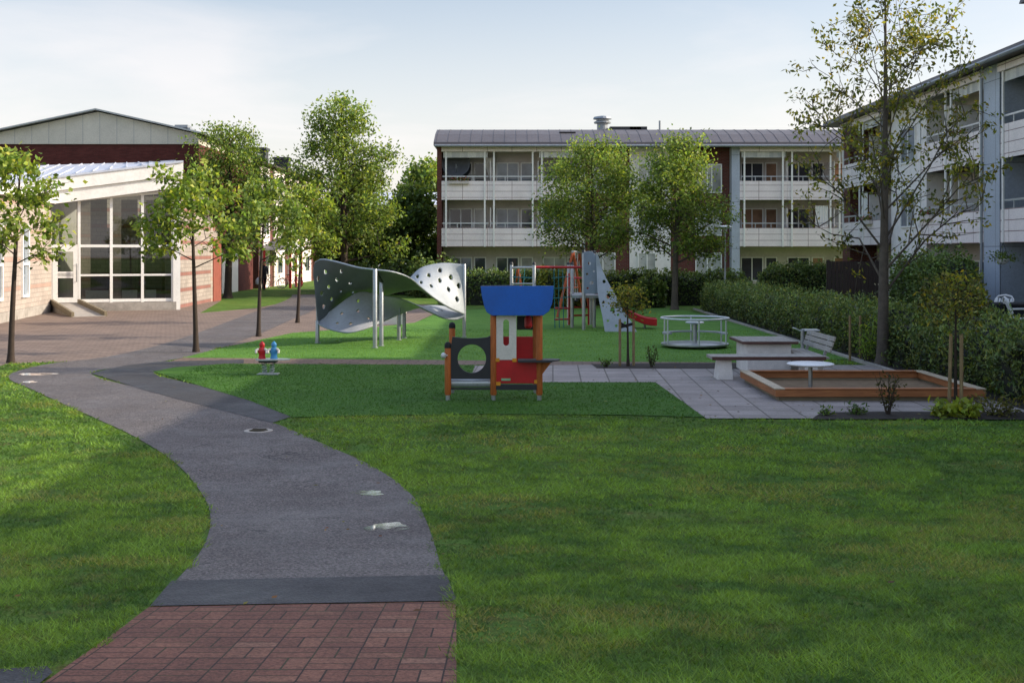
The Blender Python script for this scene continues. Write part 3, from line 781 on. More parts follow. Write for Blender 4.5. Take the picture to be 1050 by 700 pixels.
def bay(root, x0, x1, rnd, panes, slant=None, ground=True, dishes=()):
    D = 1.55; n = max(2, round((x1 - x0) / 2.9)); w = (x1 - x0) / n
    sl = MB()
    for z in (Z1, Z2): sl.box(x0, x1, .06, D, z, z + .18)
    sl.build('balcony_slab', M['soffit'], root)
    wl = MB(); wl.box(x0, x1, D, D + .2, 0, ZE); wl.build('balcony_back_wall', M['inside_wall'], root)
    for zi, z in enumerate((Z1, Z2)):
        for k in range(n):
            a, b = x0 + k*w, x0 + (k+1)*w
            p = MB(); p.box(a + .004, b - .004, 0, .05, z - .05, z + .98); p.build('balcony_panel', M['white_panel'], root)
            rl = MB(); rl.box(a + .05, b - .05, .0, .05, z + 1.2, z + 1.26)
            for m in (.33, .66): rl.box(a + w*m - .02, a + w*m + .02, .008, .042, z + .985, z + 1.2)
            rl.build('railing', M['steel_white'], root)
            pt = MB(); pt.box(a + .03, a + .08, .3, D, z + .18, z + 2.1)
            if k: pt.build('partition', M['white_wall'], root)
    for i in range(n + 1):
        x = x0 + i*w
        for off in ((.25,) if i == 0 else (-.25,) if i == n else (-.25, .25)):
            p = MB(); p.box(x + off - .045, x + off + .045, -.05, -.003, .0 if False else Z1 - .05, ZE - .25); p.build('post', M['white_paint'], root)
    for zi, z in enumerate((0, Z1, Z2)):
        for k in range(n):
            a = x0 + k*w; q = panes[(zi*n + k) % len(panes)]
            window(root, a + .35, a + w*.62, z + (.7 if z else .75), z + 2.1, D, q, (.5,))
            window(root, a + w*.66, a + w*.92, z + .2, z + 2.1, D, panes[(zi + k + 1) % len(panes)], ())
    for k in range(n):
        a = x0 + k*w
        if (k + int(x1*3)) % 2 == 0:
            v_ = MB(); v_.box(a + .1, a + w - .1, .02, .035, ZE - .62, ZE - .31); v_.build('awning_valance', M['valance'], root)
        for zi, z in enumerate((Z1, Z2)):
            q = (k*5 + zi*3 + int(x0*7)) % 4
            if q == 0:      # a curtain drawn half across the opening
                cu = MB(); pts = [(a + w*.62 + .07*i, .32 + .035*(i % 2)) for i in range(int(w*.3/.07))]
                for (xa, ya), (xb, yb) in zip(pts, pts[1:]): cu.add([(xa, ya, z + .3), (xb, yb, z + .3), (xb, yb, z + 2.2), (xa, ya, z + 2.2)], [(0, 1, 2, 3)])
                if pts: cu.build('curtain', M['inside_wall' if zi else 'white_paint'], root)
            elif q == 1:
                fb = MB(); fb.box(a + .4, a + 1.5, -.16, -.012, z + .82, z + .98); f_ = fb.build('flower_box', M['inside_wall'], root)
                r_ = np.random.default_rng(abs(int(a*10)) + zi); pp = np.stack([r_.uniform(a + .4, a + 1.5, 140), r_.uniform(-.18, .02, 140), z + 1.0 + np.abs(r_.normal(size=140))*.09], 1)
                nmesh('foliage', leaf_verts(pp, .09, .06, r_, .1), 4, shade_cols(['#5a7034', '#6e7f3a', '#a85a5a'], 140, r_), M['leaf'], f_)
    dp = MB(); dp.tube([(x1 - .05, -.08, .1), (x1 - .05, -.08, ZE)], .045, 8); dp.build('downpipe', M['grey_metal'], root)
    fc = MB(); fc.box(x0, x1, -.1, .05, ZE - .3, ZE - .04); fc.build('fascia', M['white_panel'], root)
def roof(root, x0, x1, ridge=9.5, depth=9.4, over=.55):
    prof = [(-over, ZE), (-over + .05, ZE + .18), (.9, ZE + .75), (2.4, ZE + 1.15), (depth/2, ridge), (depth - 2.4, ZE + 1.1), (depth + over, ZE)]
    rf = MB(); vs = [(x, y, z) for x in (x0 - .15, x1 + .15) for y, z in prof]; k = len(prof)
    rf.add(vs, [(i, i+1, k+i+1, k+i) for i in range(k - 1)] + [tuple(range(k)), tuple(range(2*k-1, k-1, -1)), (0, k, 2*k-1, k-1)])
    x = x0
    while x < x1:
        for i in range(1, 4):
            (ya, za), (yb, zb) = prof[i], prof[i+1]
            rf.bar((x, ya, za), (x, yb, zb), .02, .035)
        x += .62
    return rf.build('roof', M['roof_metal'], root)
def bend(pts, n=6): return pts

# back block: facade at Y = 64, facing the camera
bb = thing('apartment_block', 'long three-storey apartment block with grey metal roof across the back of the playground', 'building', (0, 64, 0), local=True)
bx = lambda px: (px - HX) / FOC * 64
X0, X1 = bx(448), bx(905)
s = MB(); s.box(X0 + .02, X1, 1.75, 9.3, 0, ZE); s.box(X0, X0 + .25, .03, 1.75, 0, ZE); s.build('side_wall', M['dark_brick'], bb)
bay(bb, X0 + .25, bx(600), 1, ['pane_sky', 'pane_dark', 'pane_curt', 'pane_dark', 'pane_sky', 'pane_sky', 'pane_dark'])
s = MB(); s.box(bx(600), bx(646.5), .55, 1.76, 0, ZE - .02); s.build('brick_wall', M['dark_brick'], bb)
s = MB(); s.box(bx(646.5), bx(689), .5, 1.76, 0, ZE - .02); s.build('white_wall', M['white_wall'], bb)
s = MB(); s.box(bx(689), bx(750), .55, 1.76, 0, ZE - .02); s.build('brick_wall', M['dark_brick'], bb)
for z in (.75, Z1 + .55, Z2 + .35):
    window(bb, bx(606), bx(632), z, z + 1.6, .55, 'pane_curt', (.5,))
    window(bb, bx(655), bx(674), z, z + 1.6, .5, 'pane_curt', (.5,))
    window(bb, bx(714.5), bx(742), z, z + 1.6, .55, 'pane_curt', (.45, .62))
s = MB(); s.box(bx(750), bx(758.5), -.02, 1.76, 0, ZE - .02); s.build('pilaster', M['pilaster'], bb)
bay(bb, bx(758.5), X1, 2, ['pane_dark', 'pane_dark', 'pane_warm', 'pane_warm', 'pane_dark', 'pane_sky'])
rf = roof(bb, X0, X1)
v = MB(); c = at(618, 128, 68); v.lathe([(.32, -.7), (.32, .1), (.5, .12), (.5, .2), (.36, .26), (.36, .34), (.55, .36), (.5, .48), (.1, .56)], (c.x, 4.2, 9.75), 16); v.build('roof_vent', M['grey_metal'], bb)
for px, zz, w_, mm in ((648, 9.5, .9, 'black'), (662, 9.5, .5, 'black'), (583, 8.95, .45, 'dark')):
    v = MB(); v.box(bx(px) - w_, bx(px) + w_, 3.6 if zz > 9.2 else 1.2, 4.6 if zz > 9.2 else 1.9, zz - .35, zz + .12); v.build('roof_hatch', M[mm], bb)
v = MB(); v.tube([(bx(686), 4, 9.4), (bx(686), 4, 10.0)], .06, 8); v.build('roof_pipe', M['grey_metal'], bb)
g = MB(); g.tube([(X0 - .1, -.58, ZE - .02), (X1, -.58, ZE - .02)], .07, 8); g.build('gutter', M['grey_metal'], bb)
# things standing on the upper left balcony
d = thing('satellite_dish', 'grey satellite dish on the top left balcony of the back block', 'satellite dish', (bx(467), 64.5, Z2 + .18))
m = MB(); cx, cy, cz = bx(467), 64.55, zat(168, 64.5)
prof = [(.0, .16), (.25, .13), (.45, .05), (.56, -.03), (.58, -.03), (.46, .08), (.25, .17), (.02, .2)]
k0 = len(m.v); m.lathe(prof, (0, 0, 0), 24)
Mx = Matrix.Translation((cx, cy, cz)) @ Matrix.Rotation(R(72), 4, 'X') @ Matrix.Rotation(R(180), 4, 'X') @ Matrix.Scale(1.35, 4)
m.v = [tuple(Mx @ Vector(q)) for q in m.v]; m.build('dish', M['dish'], d, smooth=True)
m = MB(); m.tube([(cx, cy + .15, Z2 + .18), (cx, cy + .15, cz)], .03, 8); m.tube([(cx, cy + .1, cz - .5), (cx + .1, cy - .6, cz - .2)], .015, 6); m.build('mast', M['grey_metal'], d)
m = MB(); pts = []
for i in range(9):
    t = i / 8; pts.append((bx(497) + .55*t - .0, 65.2 - .05*math.sin(t*9)))
for i in range(8):
    (xa, ya), (xb, yb) = pts[i], pts[i+1]; zt_ = Z2 + 2.35
    m.add([(xa - .0*i, ya, Z2 + 1.1 + max(0, (.5 - i/8)) * 1.6), (xb, yb, Z2 + 1.1 + max(0, (.5 - (i+1)/8)) * 1.6), (xb, yb, zt_), (xa, ya, zt_)], [(0, 1, 2, 3)])
one(m, 'curtain', M['white_paint'], 'white curtain hanging on the top left balcony of the back block', 'curtain', (bx(500), 65.2, Z2))

# right block: runs along the hedge, facade faces the playground
rb = thing('apartment_block', 'three-storey apartment block with glazed balconies rising along the right side behind the hedge', 'building', (14.9, 54, 0), rotz=R(-90), local=True)
s = MB(); s.box(0, 26.9, 1.75, 9.3, 0, ZE); s.box(0, 1.2, .35, 1.75, 0, ZE - .02); s.build('side_wall', M['dark_brick'], rb)
bay(rb, 1.2, 7.1, 3, ['pane_dark', 'pane_sky', 'pane_dark'])
s = MB(); s.box(7.1, 11.1, .3, 1.76, 0, ZE - .02); s.build('white_wall', M['white_wall'], rb)
for z in (Z1 + .6, Z2 + .5): window(rb, 8.3, 10, z, z + 1.4, .3, 'pane_sky', (.5,))
window(rb, 8.3, 10, .9, 2.1, .3, 'pane_curt', (.5,))
bay(rb, 11.1, 17.1, 4, ['pane_dark', 'pane_dark', 'pane_curt', 'pane_sky'])
s = MB(); s.box(17.1, 18.3, -.03, 1.76, 0, ZE + .1); s.build('pilaster', M['pilaster'], rb)
bay(rb, 18.3, 26.7, 5, ['pane_sky', 'pane_dark', 'pane_sky', 'pane_dark'])
roof(rb, 0, 26.7)
# unseen wing, added one step forward to cast shade over the near lawn
s = MB(); s.box(26.9, 50, -2.6, 9.3, 0, ZE); s.build('unseen_wing_wall', M['white_wall'], rb)
r2 = MB(); prof = [(-3.1, ZE), (-3.05, ZE+.15), (3.3, ZE+.9), (9.9, ZE)]
r2.add([(x, y, z) for x in (26.75, 50.3) for y, z in prof], [(0, 1, 5, 4), (1, 2, 6, 5), (2, 3, 7, 6), (0, 4, 7, 3), (0, 3, 2, 1), (4, 5, 6, 7)]); r2.build('unseen_wing_roof', M['roof_metal'], rb)
for x in (29, 33, 37, 41, 45):
    for z in (.9, Z1 + .6, Z2 + .5): window(rb, x, x + 1.8, z, z + 1.4, -2.6, 'pane_dark', (.5,))
a = MB(); a.tube([(18.2, 3.5, 9.2), (18.2, 3.5, 10.6)], .025, 6)
for z, l in ((10.5, .35), (10.2, .45), (9.9, .3)): a.tube([(18.2 - l, 3.5, z), (18.2 + l, 3.5, z)], .012, 5)
a.build('aerial', M['grey_metal'], rb)
a = MB(); a.tube([(11.1, -.58, ZE), (26.6, -.58, ZE)], .07, 8); a.build('gutter', M['grey_metal'], rb)

# ------------------------------------------------------------------ far-left buildings
hall = thing('hall', 'wide brick hall with grey gabled top behind the glass-fronted pavilion', 'building', (-21.8, 62, 0))
HX0, HX1, HA = -27.6, -16.6, -21.9
zA, zE_ = zat(115, 62), zat(138, 62)
m = MB(); m.box(HX0, HX1, 62, 75, 0, zat(148, 62)); m.build('wall', M['hall_brick'], hall)
m = MB(); zb = zat(148, 62)
m.add([(HX0 - .02, 61.9, zb), (HX1 + .02, 61.9, zb), (HX1 + .02, 61.9, zE_), (HA, 61.9, zA), (HX0 - .02, 61.9, zE_), (HX0, 75.1, zb), (HX1, 75.1, zb), (HX1, 75.1, zE_), (HA, 75.1, zA), (HX0, 75.1, zE_)],
      [(0, 1, 2, 3, 4), (9, 8, 7, 6, 5), (0, 5, 6, 1), (1, 6, 7, 2), (0, 4, 9, 5), (2, 7, 8, 3), (3, 8, 9, 4)]); m.build('gable', M['gable_grey'], hall)
m = MB()
for xa, xb in ((HX0 - .5, HA), (HX1 + .5, HA)):
    za = zE_ - .5 * (zA - zE_) / abs(HX1 - HA)
    m.bar((xa, 68.4, za + .1), (xb, 68.4, zA + .1), 13.8, .08, up=(0, 0, 1))
m.build('roof', M['galv'], hall)
for px, w_ in ((183, .35), (190, .12), (187, .12)):
    m = MB(); x = xat(px, 63); m.box(x - w_, x + w_, 63.5, 64.3, zE_ - .2, zat(127 if w_ > .2 else 130, 63)); m.build('roof_vent', M['grey_metal'], hall)

m = MB(); m.box(-16.62, -16.5, 66.6, 70.5, 0, 2.3); m.build('side_door', M['white_paint'], hall)

row = thing('terraced_block', 'sunlit white and brick apartment row beyond the bicycles at far left', 'building', (-16.5, 86, 0))
m = MB(); m.box(-26, -16.5, 76.2, 100, 0, 8.2); m.build('wall', M['dark_brick'], row)
for i, (ya, yb) in enumerate(((76.3, 79.2), (80.6, 84.4), (86.0, 90), (91.5, 95.5))):
    for z in (.0, 2.75, 5.45):
        m = MB(); m.box(-16.5, -16.38, ya, yb, z + (.05 if z else 0), z + 2.55); m.build('facade_panel', M['white_panel'], row)
        ym = (ya + yb) / 2
        f = MB(); f.box(-16.39, -16.33, ym - .9, ym + .9, z + .8, z + 2.1); w_ = f.build('window', M['white_paint'], row)
        p = MB(); p.box(-16.34, -16.32, ym - .8, ym - .04, z + .9, z + 2.0); p.box(-16.34, -16.32, ym + .04, ym + .8, z + .9, z + 2.0); p.build('pane', M['pane_dark'], w_)
m = MB(); m.add([(-15.9, 75.8, 8.2), (-15.9, 100.3, 8.2), (-21, 100.3, 9.3), (-21, 75.8, 9.3), (-26.4, 75.8, 8.2), (-26.4, 100.3, 8.2)], [(0, 1, 2, 3), (3, 2, 5, 4), (0, 3, 4), (1, 5, 2), (0, 4, 5, 1)])
m.build('roof', M['roof_metal'], row)
for y_ in (83.5, 92):
    m = MB(); m.box(-18.6, -17.5, y_ - .6, y_ + .6, 8.3, 9.75); m.box(-18.7, -17.4, y_ - .7, y_ + .7, 9.6, 9.78); m.build('chimney', M['black'], row)
# porch: gabled canopy on red posts, part of the row
m = MB(); m.add([(-16.4, 76.6, 2.65), (-14.4, 76.6, 2.65), (-15.4, 76.6, 3.35), (-16.4, 81.0, 2.65), (-14.4, 81.0, 2.65), (-15.4, 81.0, 3.35)], [(0, 1, 2), (3, 5, 4), (1, 4, 5, 2), (0, 2, 5, 3), (0, 3, 4, 1)])
m.box(-16.4, -14.35, 76.55, 81.05, 2.5, 2.65); pr = m.build('porch_roof', M['white_paint'], row)
for x_, y_ in ((-14.55, 76.8), (-14.55, 78.8), (-14.55, 80.8), (-16.25, 76.8)):
    m = MB(); m.box(x_ - .07, x_ + .07, y_ - .07, y_ + .07, 0, 2.5); m.build('porch_post', M['red_metal'], row)

far = thing('far_house', 'pale house with light roof half hidden behind trees left of the back block', 'building', (-7.6, 98, 0))
m = MB(); m.box(-12, -4.5, 98, 108, 0, 6.3); m.build('wall', M['white_wall'], far)
m = MB(); m.add([(-12.4, 97.5, 6.3), (-4.2, 97.5, 6.3), (-4.2, 103, 7.6), (-12.4, 103, 7.6), (-4.2, 108.5, 6.3), (-12.4, 108.5, 6.3)], [(0, 1, 2, 3), (3, 2, 4, 5), (0, 3, 5), (1, 4, 2), (0, 5, 4, 1)]); m.build('roof', M['roof_light'], far)
for x_ in (-11, -8.6, -6.4):
    for z_ in (.9, 3.9):
        m = MB(); m.box(x_, x_ + 1.1, 97.95, 98.02, z_, z_ + 1.2); m.build('window', M['pane_dark'], far)

# ------------------------------------------------------------------ pavilion with the glass front
pv = thing('pavilion', 'low beige brick pavilion with tall white-framed glass front at left', 'building', (-16, 47, 0))
B_, C_ = Vector((-18.4, 46.8, 0)), Vector((-14.0, 48.4, 0))
gd = (C_ - B_).normalized(); gn = Vector((gd.y, -gd.x, 0))     # outward
GL = (C_ - B_).length
gp = lambda s, o, z: (B_ + gd * s + gn * o + Vector((0, 0, z)))
def wallprism(mb, plan, z0, z1):
    n = len(plan); zs = z1 if hasattr(z1, '__len__') else [z1] * n
    mb.add([(x, y, z0) for x, y in plan] + [(plan[i][0], plan[i][1], zs[i]) for i in range(n)],
           [tuple(range(n))[::-1], tuple(range(n, 2*n))] + [(i, (i+1) % n, n + (i+1) % n, n + i) for i in range(n)])
    return mb
# left wing wall (faces the plaza) with a tall narrow window
wl = Vector((-1.2, 7.4, 0)).normalized(); A_ = B_ - wl * 13
m = MB(); wallprism(m, [(A_.x, A_.y), (B_.x, B_.y), (B_.x - 6, B_.y), (A_.x - 6, A_.y)], .35, 4.3); m.build('brick_wall', M['beige_brick'], pv)
m = MB(); wallprism(m, [(A_.x + .05, A_.y), (B_.x + .05, B_.y - .02), (B_.x - 6, B_.y), (A_.x - 6, A_.y)], 0, .345); m.build('plinth', M['concrete'], pv)
m = MB(); wallprism(m, [(A_.x + .25, A_.y - .2), (B_.x + .25, B_.y - .1), (B_.x - 6, B_.y), (A_.x - 6, A_.y)], 4.305, 4.55); m.build('roof_edge', M['cream'], pv)
wp = lambda s, o, z: (B_ - wl * s + Vector((wl.y, -wl.x, 0)) * o + Vector((0, 0, z)))
def framed(p, name, s0, s1, z0, z1, parent, t=.07, mull=(), trans=(), o0=.0, depth=.08, pane='glass', sub=True):
    f = MB()
    for a, b, c, d in [(s0, s0+t, z0, z1), (s1-t, s1, z0, z1), (s0+t, s1-t, z0, z0+t), (s0+t, s1-t, z1-t, z1)] + [(s-t/2, s+t/2, z0+t, z1-t) for s in mull] :
        f.bar(p((a+b)/2, o0, c), p((a+b)/2, o0, d), b - a, depth, up=p(0, 1, 0) - p(0, 0, 0))
    for z in trans: f.bar(p(s0+t, o0 - .002, z), p(s1-t, o0 - .002, z), depth - .006, t, up=(0, 0, 1))
    w_ = f.build(name, M['white_paint'], parent)
    g_ = MB(); q = [p(s0+t*.5, o0-.02, z0+t*.5), p(s1-t*.5, o0-.02, z0+t*.5), p(s1-t*.5, o0-.02, z1-t*.5), p(s0+t*.5, o0-.02, z1-t*.5)]
    g_.add(q, [(0, 1, 2, 3)]); g_.build('pane', M[pane], w_, fix=False)
    return w_
framed(wp, 'window', 3.9, 4.9, .75, 3.4, pv, .09, (), (1.95,), .03, .1, 'pane_sky')
framed(wp, 'window', 7.5, 8.5, .75, 3.4, pv, .09, (), (1.95,), .03, .1, 'pane_sky')
# right return wall with red bands
D_ = Vector((-14.5, 57.6, 0))
m = MB(); wallprism(m, [(C_.x, C_.y), (D_.x, D_.y), (D_.x - .35, D_.y), (C_.x - .35, C_.y + .05)], .0, [4.9, 3.5, 3.5, 4.9]); m.build('banded_wall', M['band_brick'], pv)
m = MB(); m.box(-14.8, -14.36, 56.3, 57.8, 0, 3.0); m.build('wall_end', M['red_block'], pv)
# glass front
tx = lambda px: GL * (px - 50) / 126.
ztop = lambda s: 4.42 + .52 * s / GL
m = MB(); m.bar(gp(-.05, .06, .17), gp(GL + .1, .06, .17), .3, .34); m.build('plinth', M['concrete'], pv)
door = framed(gp, 'door', tx(50.5), tx(77), .36, 2.6, pv, .2, (), (1.5, 1.44), .02, .1)
m = MB(); m.tube([gp(tx(75), .09, 1.2), gp(tx(75), .16, 1.25), gp(tx(75), .16, 1.85), gp(tx(75), .09, 1.9)], .025, 8); m.build('handle', M['galv'], door)
fr = MB()
for px in (48.5, 77.5, 110.5, 143, 175):
    s_ = tx(px); fr.bar(gp(s_, 0, .34), gp(s_, 0, ztop(s_)), .11, .14, up=gn)
for z in (2.63,): fr.bar(gp(0, -.004, z), gp(GL, -.004, z), .13, .11)
fr.bar(gp(tx(77.5), -.004, .42), gp(GL, -.004, .42), .13, .12)
fr.bar(gp(tx(77.5), -.004, 1.45), gp(GL, -.004, 1.45), .13, .08)
fr.bar(gp(0, -.004, ztop(0) - .05), gp(GL, -.004, ztop(GL) - .05), .13, .1)
gf = fr.build('glazing_frame', M['white_paint'], pv)
cols_ = (48.5, 77.5, 110.5, 143, 175)
for i in range(4):
    a_, b_ = tx(cols_[i]), tx(cols_[i+1])
    for z0, z1a, z1b in ((2.66, ztop(a_) - .06, ztop(b_) - .06), (.45, 1.42, 1.42), (1.48, 2.6, 2.6)):
        if i == 0 and z0 < 2: continue
        g_ = MB(); g_.add([gp(a_ + .05, -.02, z0), gp(b_ - .05, -.02, z0), gp(b_ - .05, -.02, z1b), gp(a_ + .05, -.02, z1a)], [(0, 1, 2, 3)]); g_.build('pane', M['glass'], gf, fix=False)
m = MB(); m.bar(gp(GL + .12, 0, .0), gp(GL + .12, 0, 5.2), .28, .3, up=gn); m.build('corner_post', M['white_paint'], pv)
# fascia: two stepped boards rising to the right
f0, f1 = -2.6, GL + .35
zf = lambda s: 5.33 + .72 * s / GL
for name, zt_, zb_, o_ in (('fascia', 0, -.55, .55), ('fascia', -.56, -1.05, .45)):
    m = MB(); vs = []
    for o in (o_, o_ - .3):
        for s_ in (f0, f1): vs += [gp(s_, o, zf(s_) + zb_), gp(s_, o, zf(s_) + zt_)]
    m.add(vs, [(0, 2, 3, 1), (4, 5, 7, 6), (0, 4, 6, 2), (1, 3, 7, 5), (0, 1, 5, 4), (2, 6, 7, 3)]); m.build('fascia', M['cream'], pv)
m = MB(); q = [gp(f0, .6, zf(f0) + .03), gp(f1, .6, zf(f1) + .03), Vector((-17.3, 58.5, 6.9)), Vector((-24, 58.5, 6.7))]
m.add(q + [p - Vector((0, 0, .08)) for p in q], [(0, 1, 2, 3), (7, 6, 5, 4), (0, 4, 5, 1), (1, 5, 6, 2), (2, 6, 7, 3), (3, 7, 4, 0)])
for i in range(12):
    t = (i + .5) / 12; pa, pb = q[0].lerp(q[1], t), q[3].lerp(q[2], t); m.bar(pa + Vector((0, 0, .03)), pb + Vector((0, 0, .02)), .04, .045)
m.build('roof', M['roof_light'], pv)
# interior that can be seen through the glass
m = MB(); wallprism(m, [(-20.5, 54.5), (-14.4, 56), (-14.4, 56.3), (-20.5, 54.8)], 0, 5); m.build('inner_wall', M['beige_brick'], pv)
m = MB(); wallprism(m, [(B_.x - .2, B_.y + .1), (B_.x - .1, B_.y + .1), (-20.4, 55), (-20.6, 55)], 0, 5); m.build('inner_side_wall', M['inside_wall'], pv)
m = MB(); wallprism(m, [(B_.x, B_.y + .12), (C_.x - .3, C_.y + .12), (-14.5, 56), (-20.4, 54.6)], .2, .3); m.build('inner_floor', M['wood_grey'], pv)
for px in (100, 133, 160):
    c = gp(tx(px), -2.2, 0); m = MB(); m.box(c.x - .35, c.x + .35, c.y - .2, c.y + .2, .3, 4.6); m.build('inner_pillar', M['band_brick'], pv)
for pa, pb in ((84, 108), (122, 138), (146, 158)):
    c = MB(); c.bar(gp(tx(pa), -.45, .62), gp(tx(pb), -.45, .62), .16, .4); c.build('radiator', M['white_paint'], pv)
# ramp to the door
rp = thing('ramp', 'grey boarded ramp leading down from the pavilion door', 'ramp', (-16.6, 45.2, 0))
a, b = gp(tx(50), .2, .34), gp(tx(77), .2, .34); c, d = Vector((-15.1, 43.5, .02)), Vector((-16.1, 42.9, .02))
m = MB(); m.add([a, b, c, d] + [Vector((p.x, p.y, 0.003)) for p in (a, b, c, d)], [(0, 1, 2, 3), (0, 4, 5, 1), (1, 5, 6, 2), (2, 6, 7, 3), (3, 7, 4, 0), (7, 6, 5, 4)]); m.build('deck', M['concrete'], rp)
for p, q in ((a, d), (b, c)):
    m = MB(); m.bar(p + Vector((0, 0, .06)), q + Vector((0, 0, .06)), .1, .2); m.build('edge_board', M['wood_plinth'], rp)

# ------------------------------------------------------------------ trees
GY = ['#728a38', '#80943e', '#8e9b46', '#5f7a30']       # sunlit yellowish young trees
GM = ['#667e38', '#738a40', '#587335', '#808e45']
GD = ['#566c33', '#62783a', '#4a602e', '#6c7c3e']
GA = ['#66702e', '#787c34', '#58662a', '#8d8438']
street = 'young street trees along the path'
def gpt(px, py): return ground_at(px, py)
tree('street_tree', 'young street tree at the left edge in front of the pavilion door wall', gpt(11, 372), 4.75, .062, [(.47, .6), (.6, 1.3), (.78, 1.15), (.92, .65), (1, .2)], 13, 2081, (.15, .085), GY, 21, street, subs=5, clump=.13, lean=(.12, 0), z_first=2.0)
tree('street_tree', 'young street tree standing nearest the path bend, before the banded wall', gpt(201, 361), 4.45, .06, [(.4, .7), (.55, 1.25), (.75, 1.2), (.9, .75), (1, .2)], 14, 2478, (.15, .085), GY, 22, street, subs=5, clump=.13, z_first=1.9)
tree('street_tree', 'young street tree in the middle of the row, beside the walking person', gpt(265, 345), 4.5, .055, [(.45, .6), (.56, 1.25), (.75, 1.2), (.9, .7), (1, .2)], 14, 2478, (.15, .085), GM, 23, street, subs=5, clump=.13, z_first=2.05, lean=(.1, .1))
tree('street_tree', 'young street tree farthest along the row, leaning by the grey climbing wave', gpt(305, 331), 4.85, .055, [(.48, .7), (.58, 1.4), (.72, 1.35), (.88, .6), (1, .2)], 14, 2478, (.15, .085), GY, 24, street, subs=5, clump=.14, z_first=2.25, lean=(.35, 0))
big = 'large trees behind the playground'
tree('leafy_tree', 'broad green tree behind the pavilion roof', (-14.7, 60.5, 0), 9.1, .2, [(.25, 1.3), (.45, 2.3), (.7, 2.1), (.88, 1.5), (1, .5)], 34, 13000, (.18, .095), GM, 31, big, subs=7, clump=.3, yellow=.1)
tree('leafy_tree', 'tallest tapering tree behind the grey climbing wave', (-8.9, 62, 0), 10.8, .22, [(.17, 1.8), (.3, 3.0), (.48, 2.9), (.7, 2.3), (.86, 1.5), (1, .4)], 46, 17000, (.2, .105), GM, 32, big, subs=7, clump=.32, yellow=.08)
tree('leafy_tree', 'dark low tree just left of the back block', (-6.1, 73, 0), 6.4, .16, [(.1, 1.5), (.35, 2.2), (.7, 1.7), (1, .5)], 30, 9000, (.3, .18), GD, 33, big, subs=7, clump=.36, yellow=.05)
tree('leafy_tree', 'dark tree behind the wave, under the tallest tree', (-9.8, 72, 0), 5.8, .16, [(.1, 1.6), (.35, 2.4), (.7, 1.9), (1, .5)], 30, 8000, (.3, .18), GD, 36, big, subs=7, clump=.38, yellow=.05)
tree('leafy_tree', 'distant hazy tree top showing above the pale far house', (-8.3, 112, 0), 11.0, .25, [(.2, 2.2), (.5, 3.6), (.8, 2.6), (1, .7)], 30, 7000, (.45, .28), GM, 34, big, subs=6, clump=.5, yellow=.05)
tree('leafy_tree', 'distant green tree behind the terraced row', (-14, 108, 0), 9.5, .25, [(.2, 2.2), (.5, 3.4), (.8, 2.6), (1, .7)], 26, 6000, (.45, .28), GM, 35, big, subs=6, clump=.5, yellow=.05)
tree('leafy_tree', 'round yellow-green tree before the middle of the back block', (3.35, 50, 0), 7.05, .13, [(.3, 1.2), (.45, 2.25), (.65, 2.35), (.85, 1.8), (1, .6)], 40, 15000, (.145, .078), GM, 41, big, subs=7, clump=.26, yellow=.1)
tree('leafy_tree', 'green tree with pointed top beside the lamp post', (6.7, 48.2, 0), 7.4, .14, [(.27, 1.2), (.4, 2.1), (.58, 2.0), (.75, 1.3), (.9, .9), (1, .3)], 36, 14000, (.145, .078), GM, 42, big, subs=7, clump=.25, yellow=.1, bark='bark_grey')
tree('airy_tree', 'tall thinly leaved tree rising from behind the sandpit', gpt(905, 375), 9.2, .125, [(.14, 2.1), (.3, 2.5), (.45, 2.45), (.6, 2.05), (.8, 1.5), (1, .5)], 36, 6600, (.12, .055), GA, 51, None, 'bark_grey', subs=12, clump=.09, rise=.85, droop=.7, z_first=1.35, limb_r=.3, yellow=.14, wob=.012, taper=1.25)

def sapling(px, py, label, H, crown_r, seed, stakes, n=900, cross=True):
    b = gpt(px, py); b.z = max(b.z, .02)
    tree('sapling', label, b, H, .022, [(.62, crown_r*.6), (.78, crown_r), (.92, crown_r*.8), (1, crown_r*.3)], 12, n, (.075, .035), GA, seed, 'staked saplings', subs=6, clump=.08, z_first=H*.6, rise=.5, yellow=.25, wob=.01)
    return b
sA = sapling(644, 376, 'small staked sapling in the soil strip between playhouse and merry-go-round', 1.62, .36, 61, 2)
sB = sapling(980, 426, 'staked sapling in the flower bed in front of the sandpit corner', 1.95, .42, 62, 2, 750)
def stake(x, y, h, label, lean=0.):
    m = MB(); m.tube([(x, y, -.02), (x + lean, y, h - .03), (x + lean, y, h)], [.028, .028, .02], 8)
    one(m, 'stake', M['wood_stake'], label, 'stake', (x, y, 0), 'wooden tree stakes')
for dx, dy, lb, h, b in ((-.17, .0, 'left wooden stake of the sapling beside the merry-go-round', 1.0, sA), (.12, .05, 'right wooden stake of the sapling beside the merry-go-round', 1.0, sA),
                      (-.1, 0, 'left wooden stake of the sapling in front of the sandpit corner', 1.2, sB), (.06, -.06, 'right wooden stake of the sapling in front of the sandpit corner', 1.2, sB)):
    stake(b.x + dx, b.y + dy, h, lb, .03 if dx < 0 and b is sB else 0)
m = MB(); m.bar((sA.x - .19, sA.y + .0, .82), (sA.x + .13, sA.y + .05, .9), .02, .06); m.bar((sA.x - .19, sA.y, .93), (sA.x, sA.y + .03, .82), .02, .05)
one(m, 'tie_strap', M['black_rubber'], 'black strap tying the sapling by the merry-go-round to its stakes', 'strap', (sA.x, sA.y, .85))
for px, lb in ((871.5, 'left thin stake by the pale shrub at the hedge'), (882, 'right thin stake by the pale shrub at the hedge')):
    p = gpt(px, 370); stake(p.x, p.y, 1.0, lb)
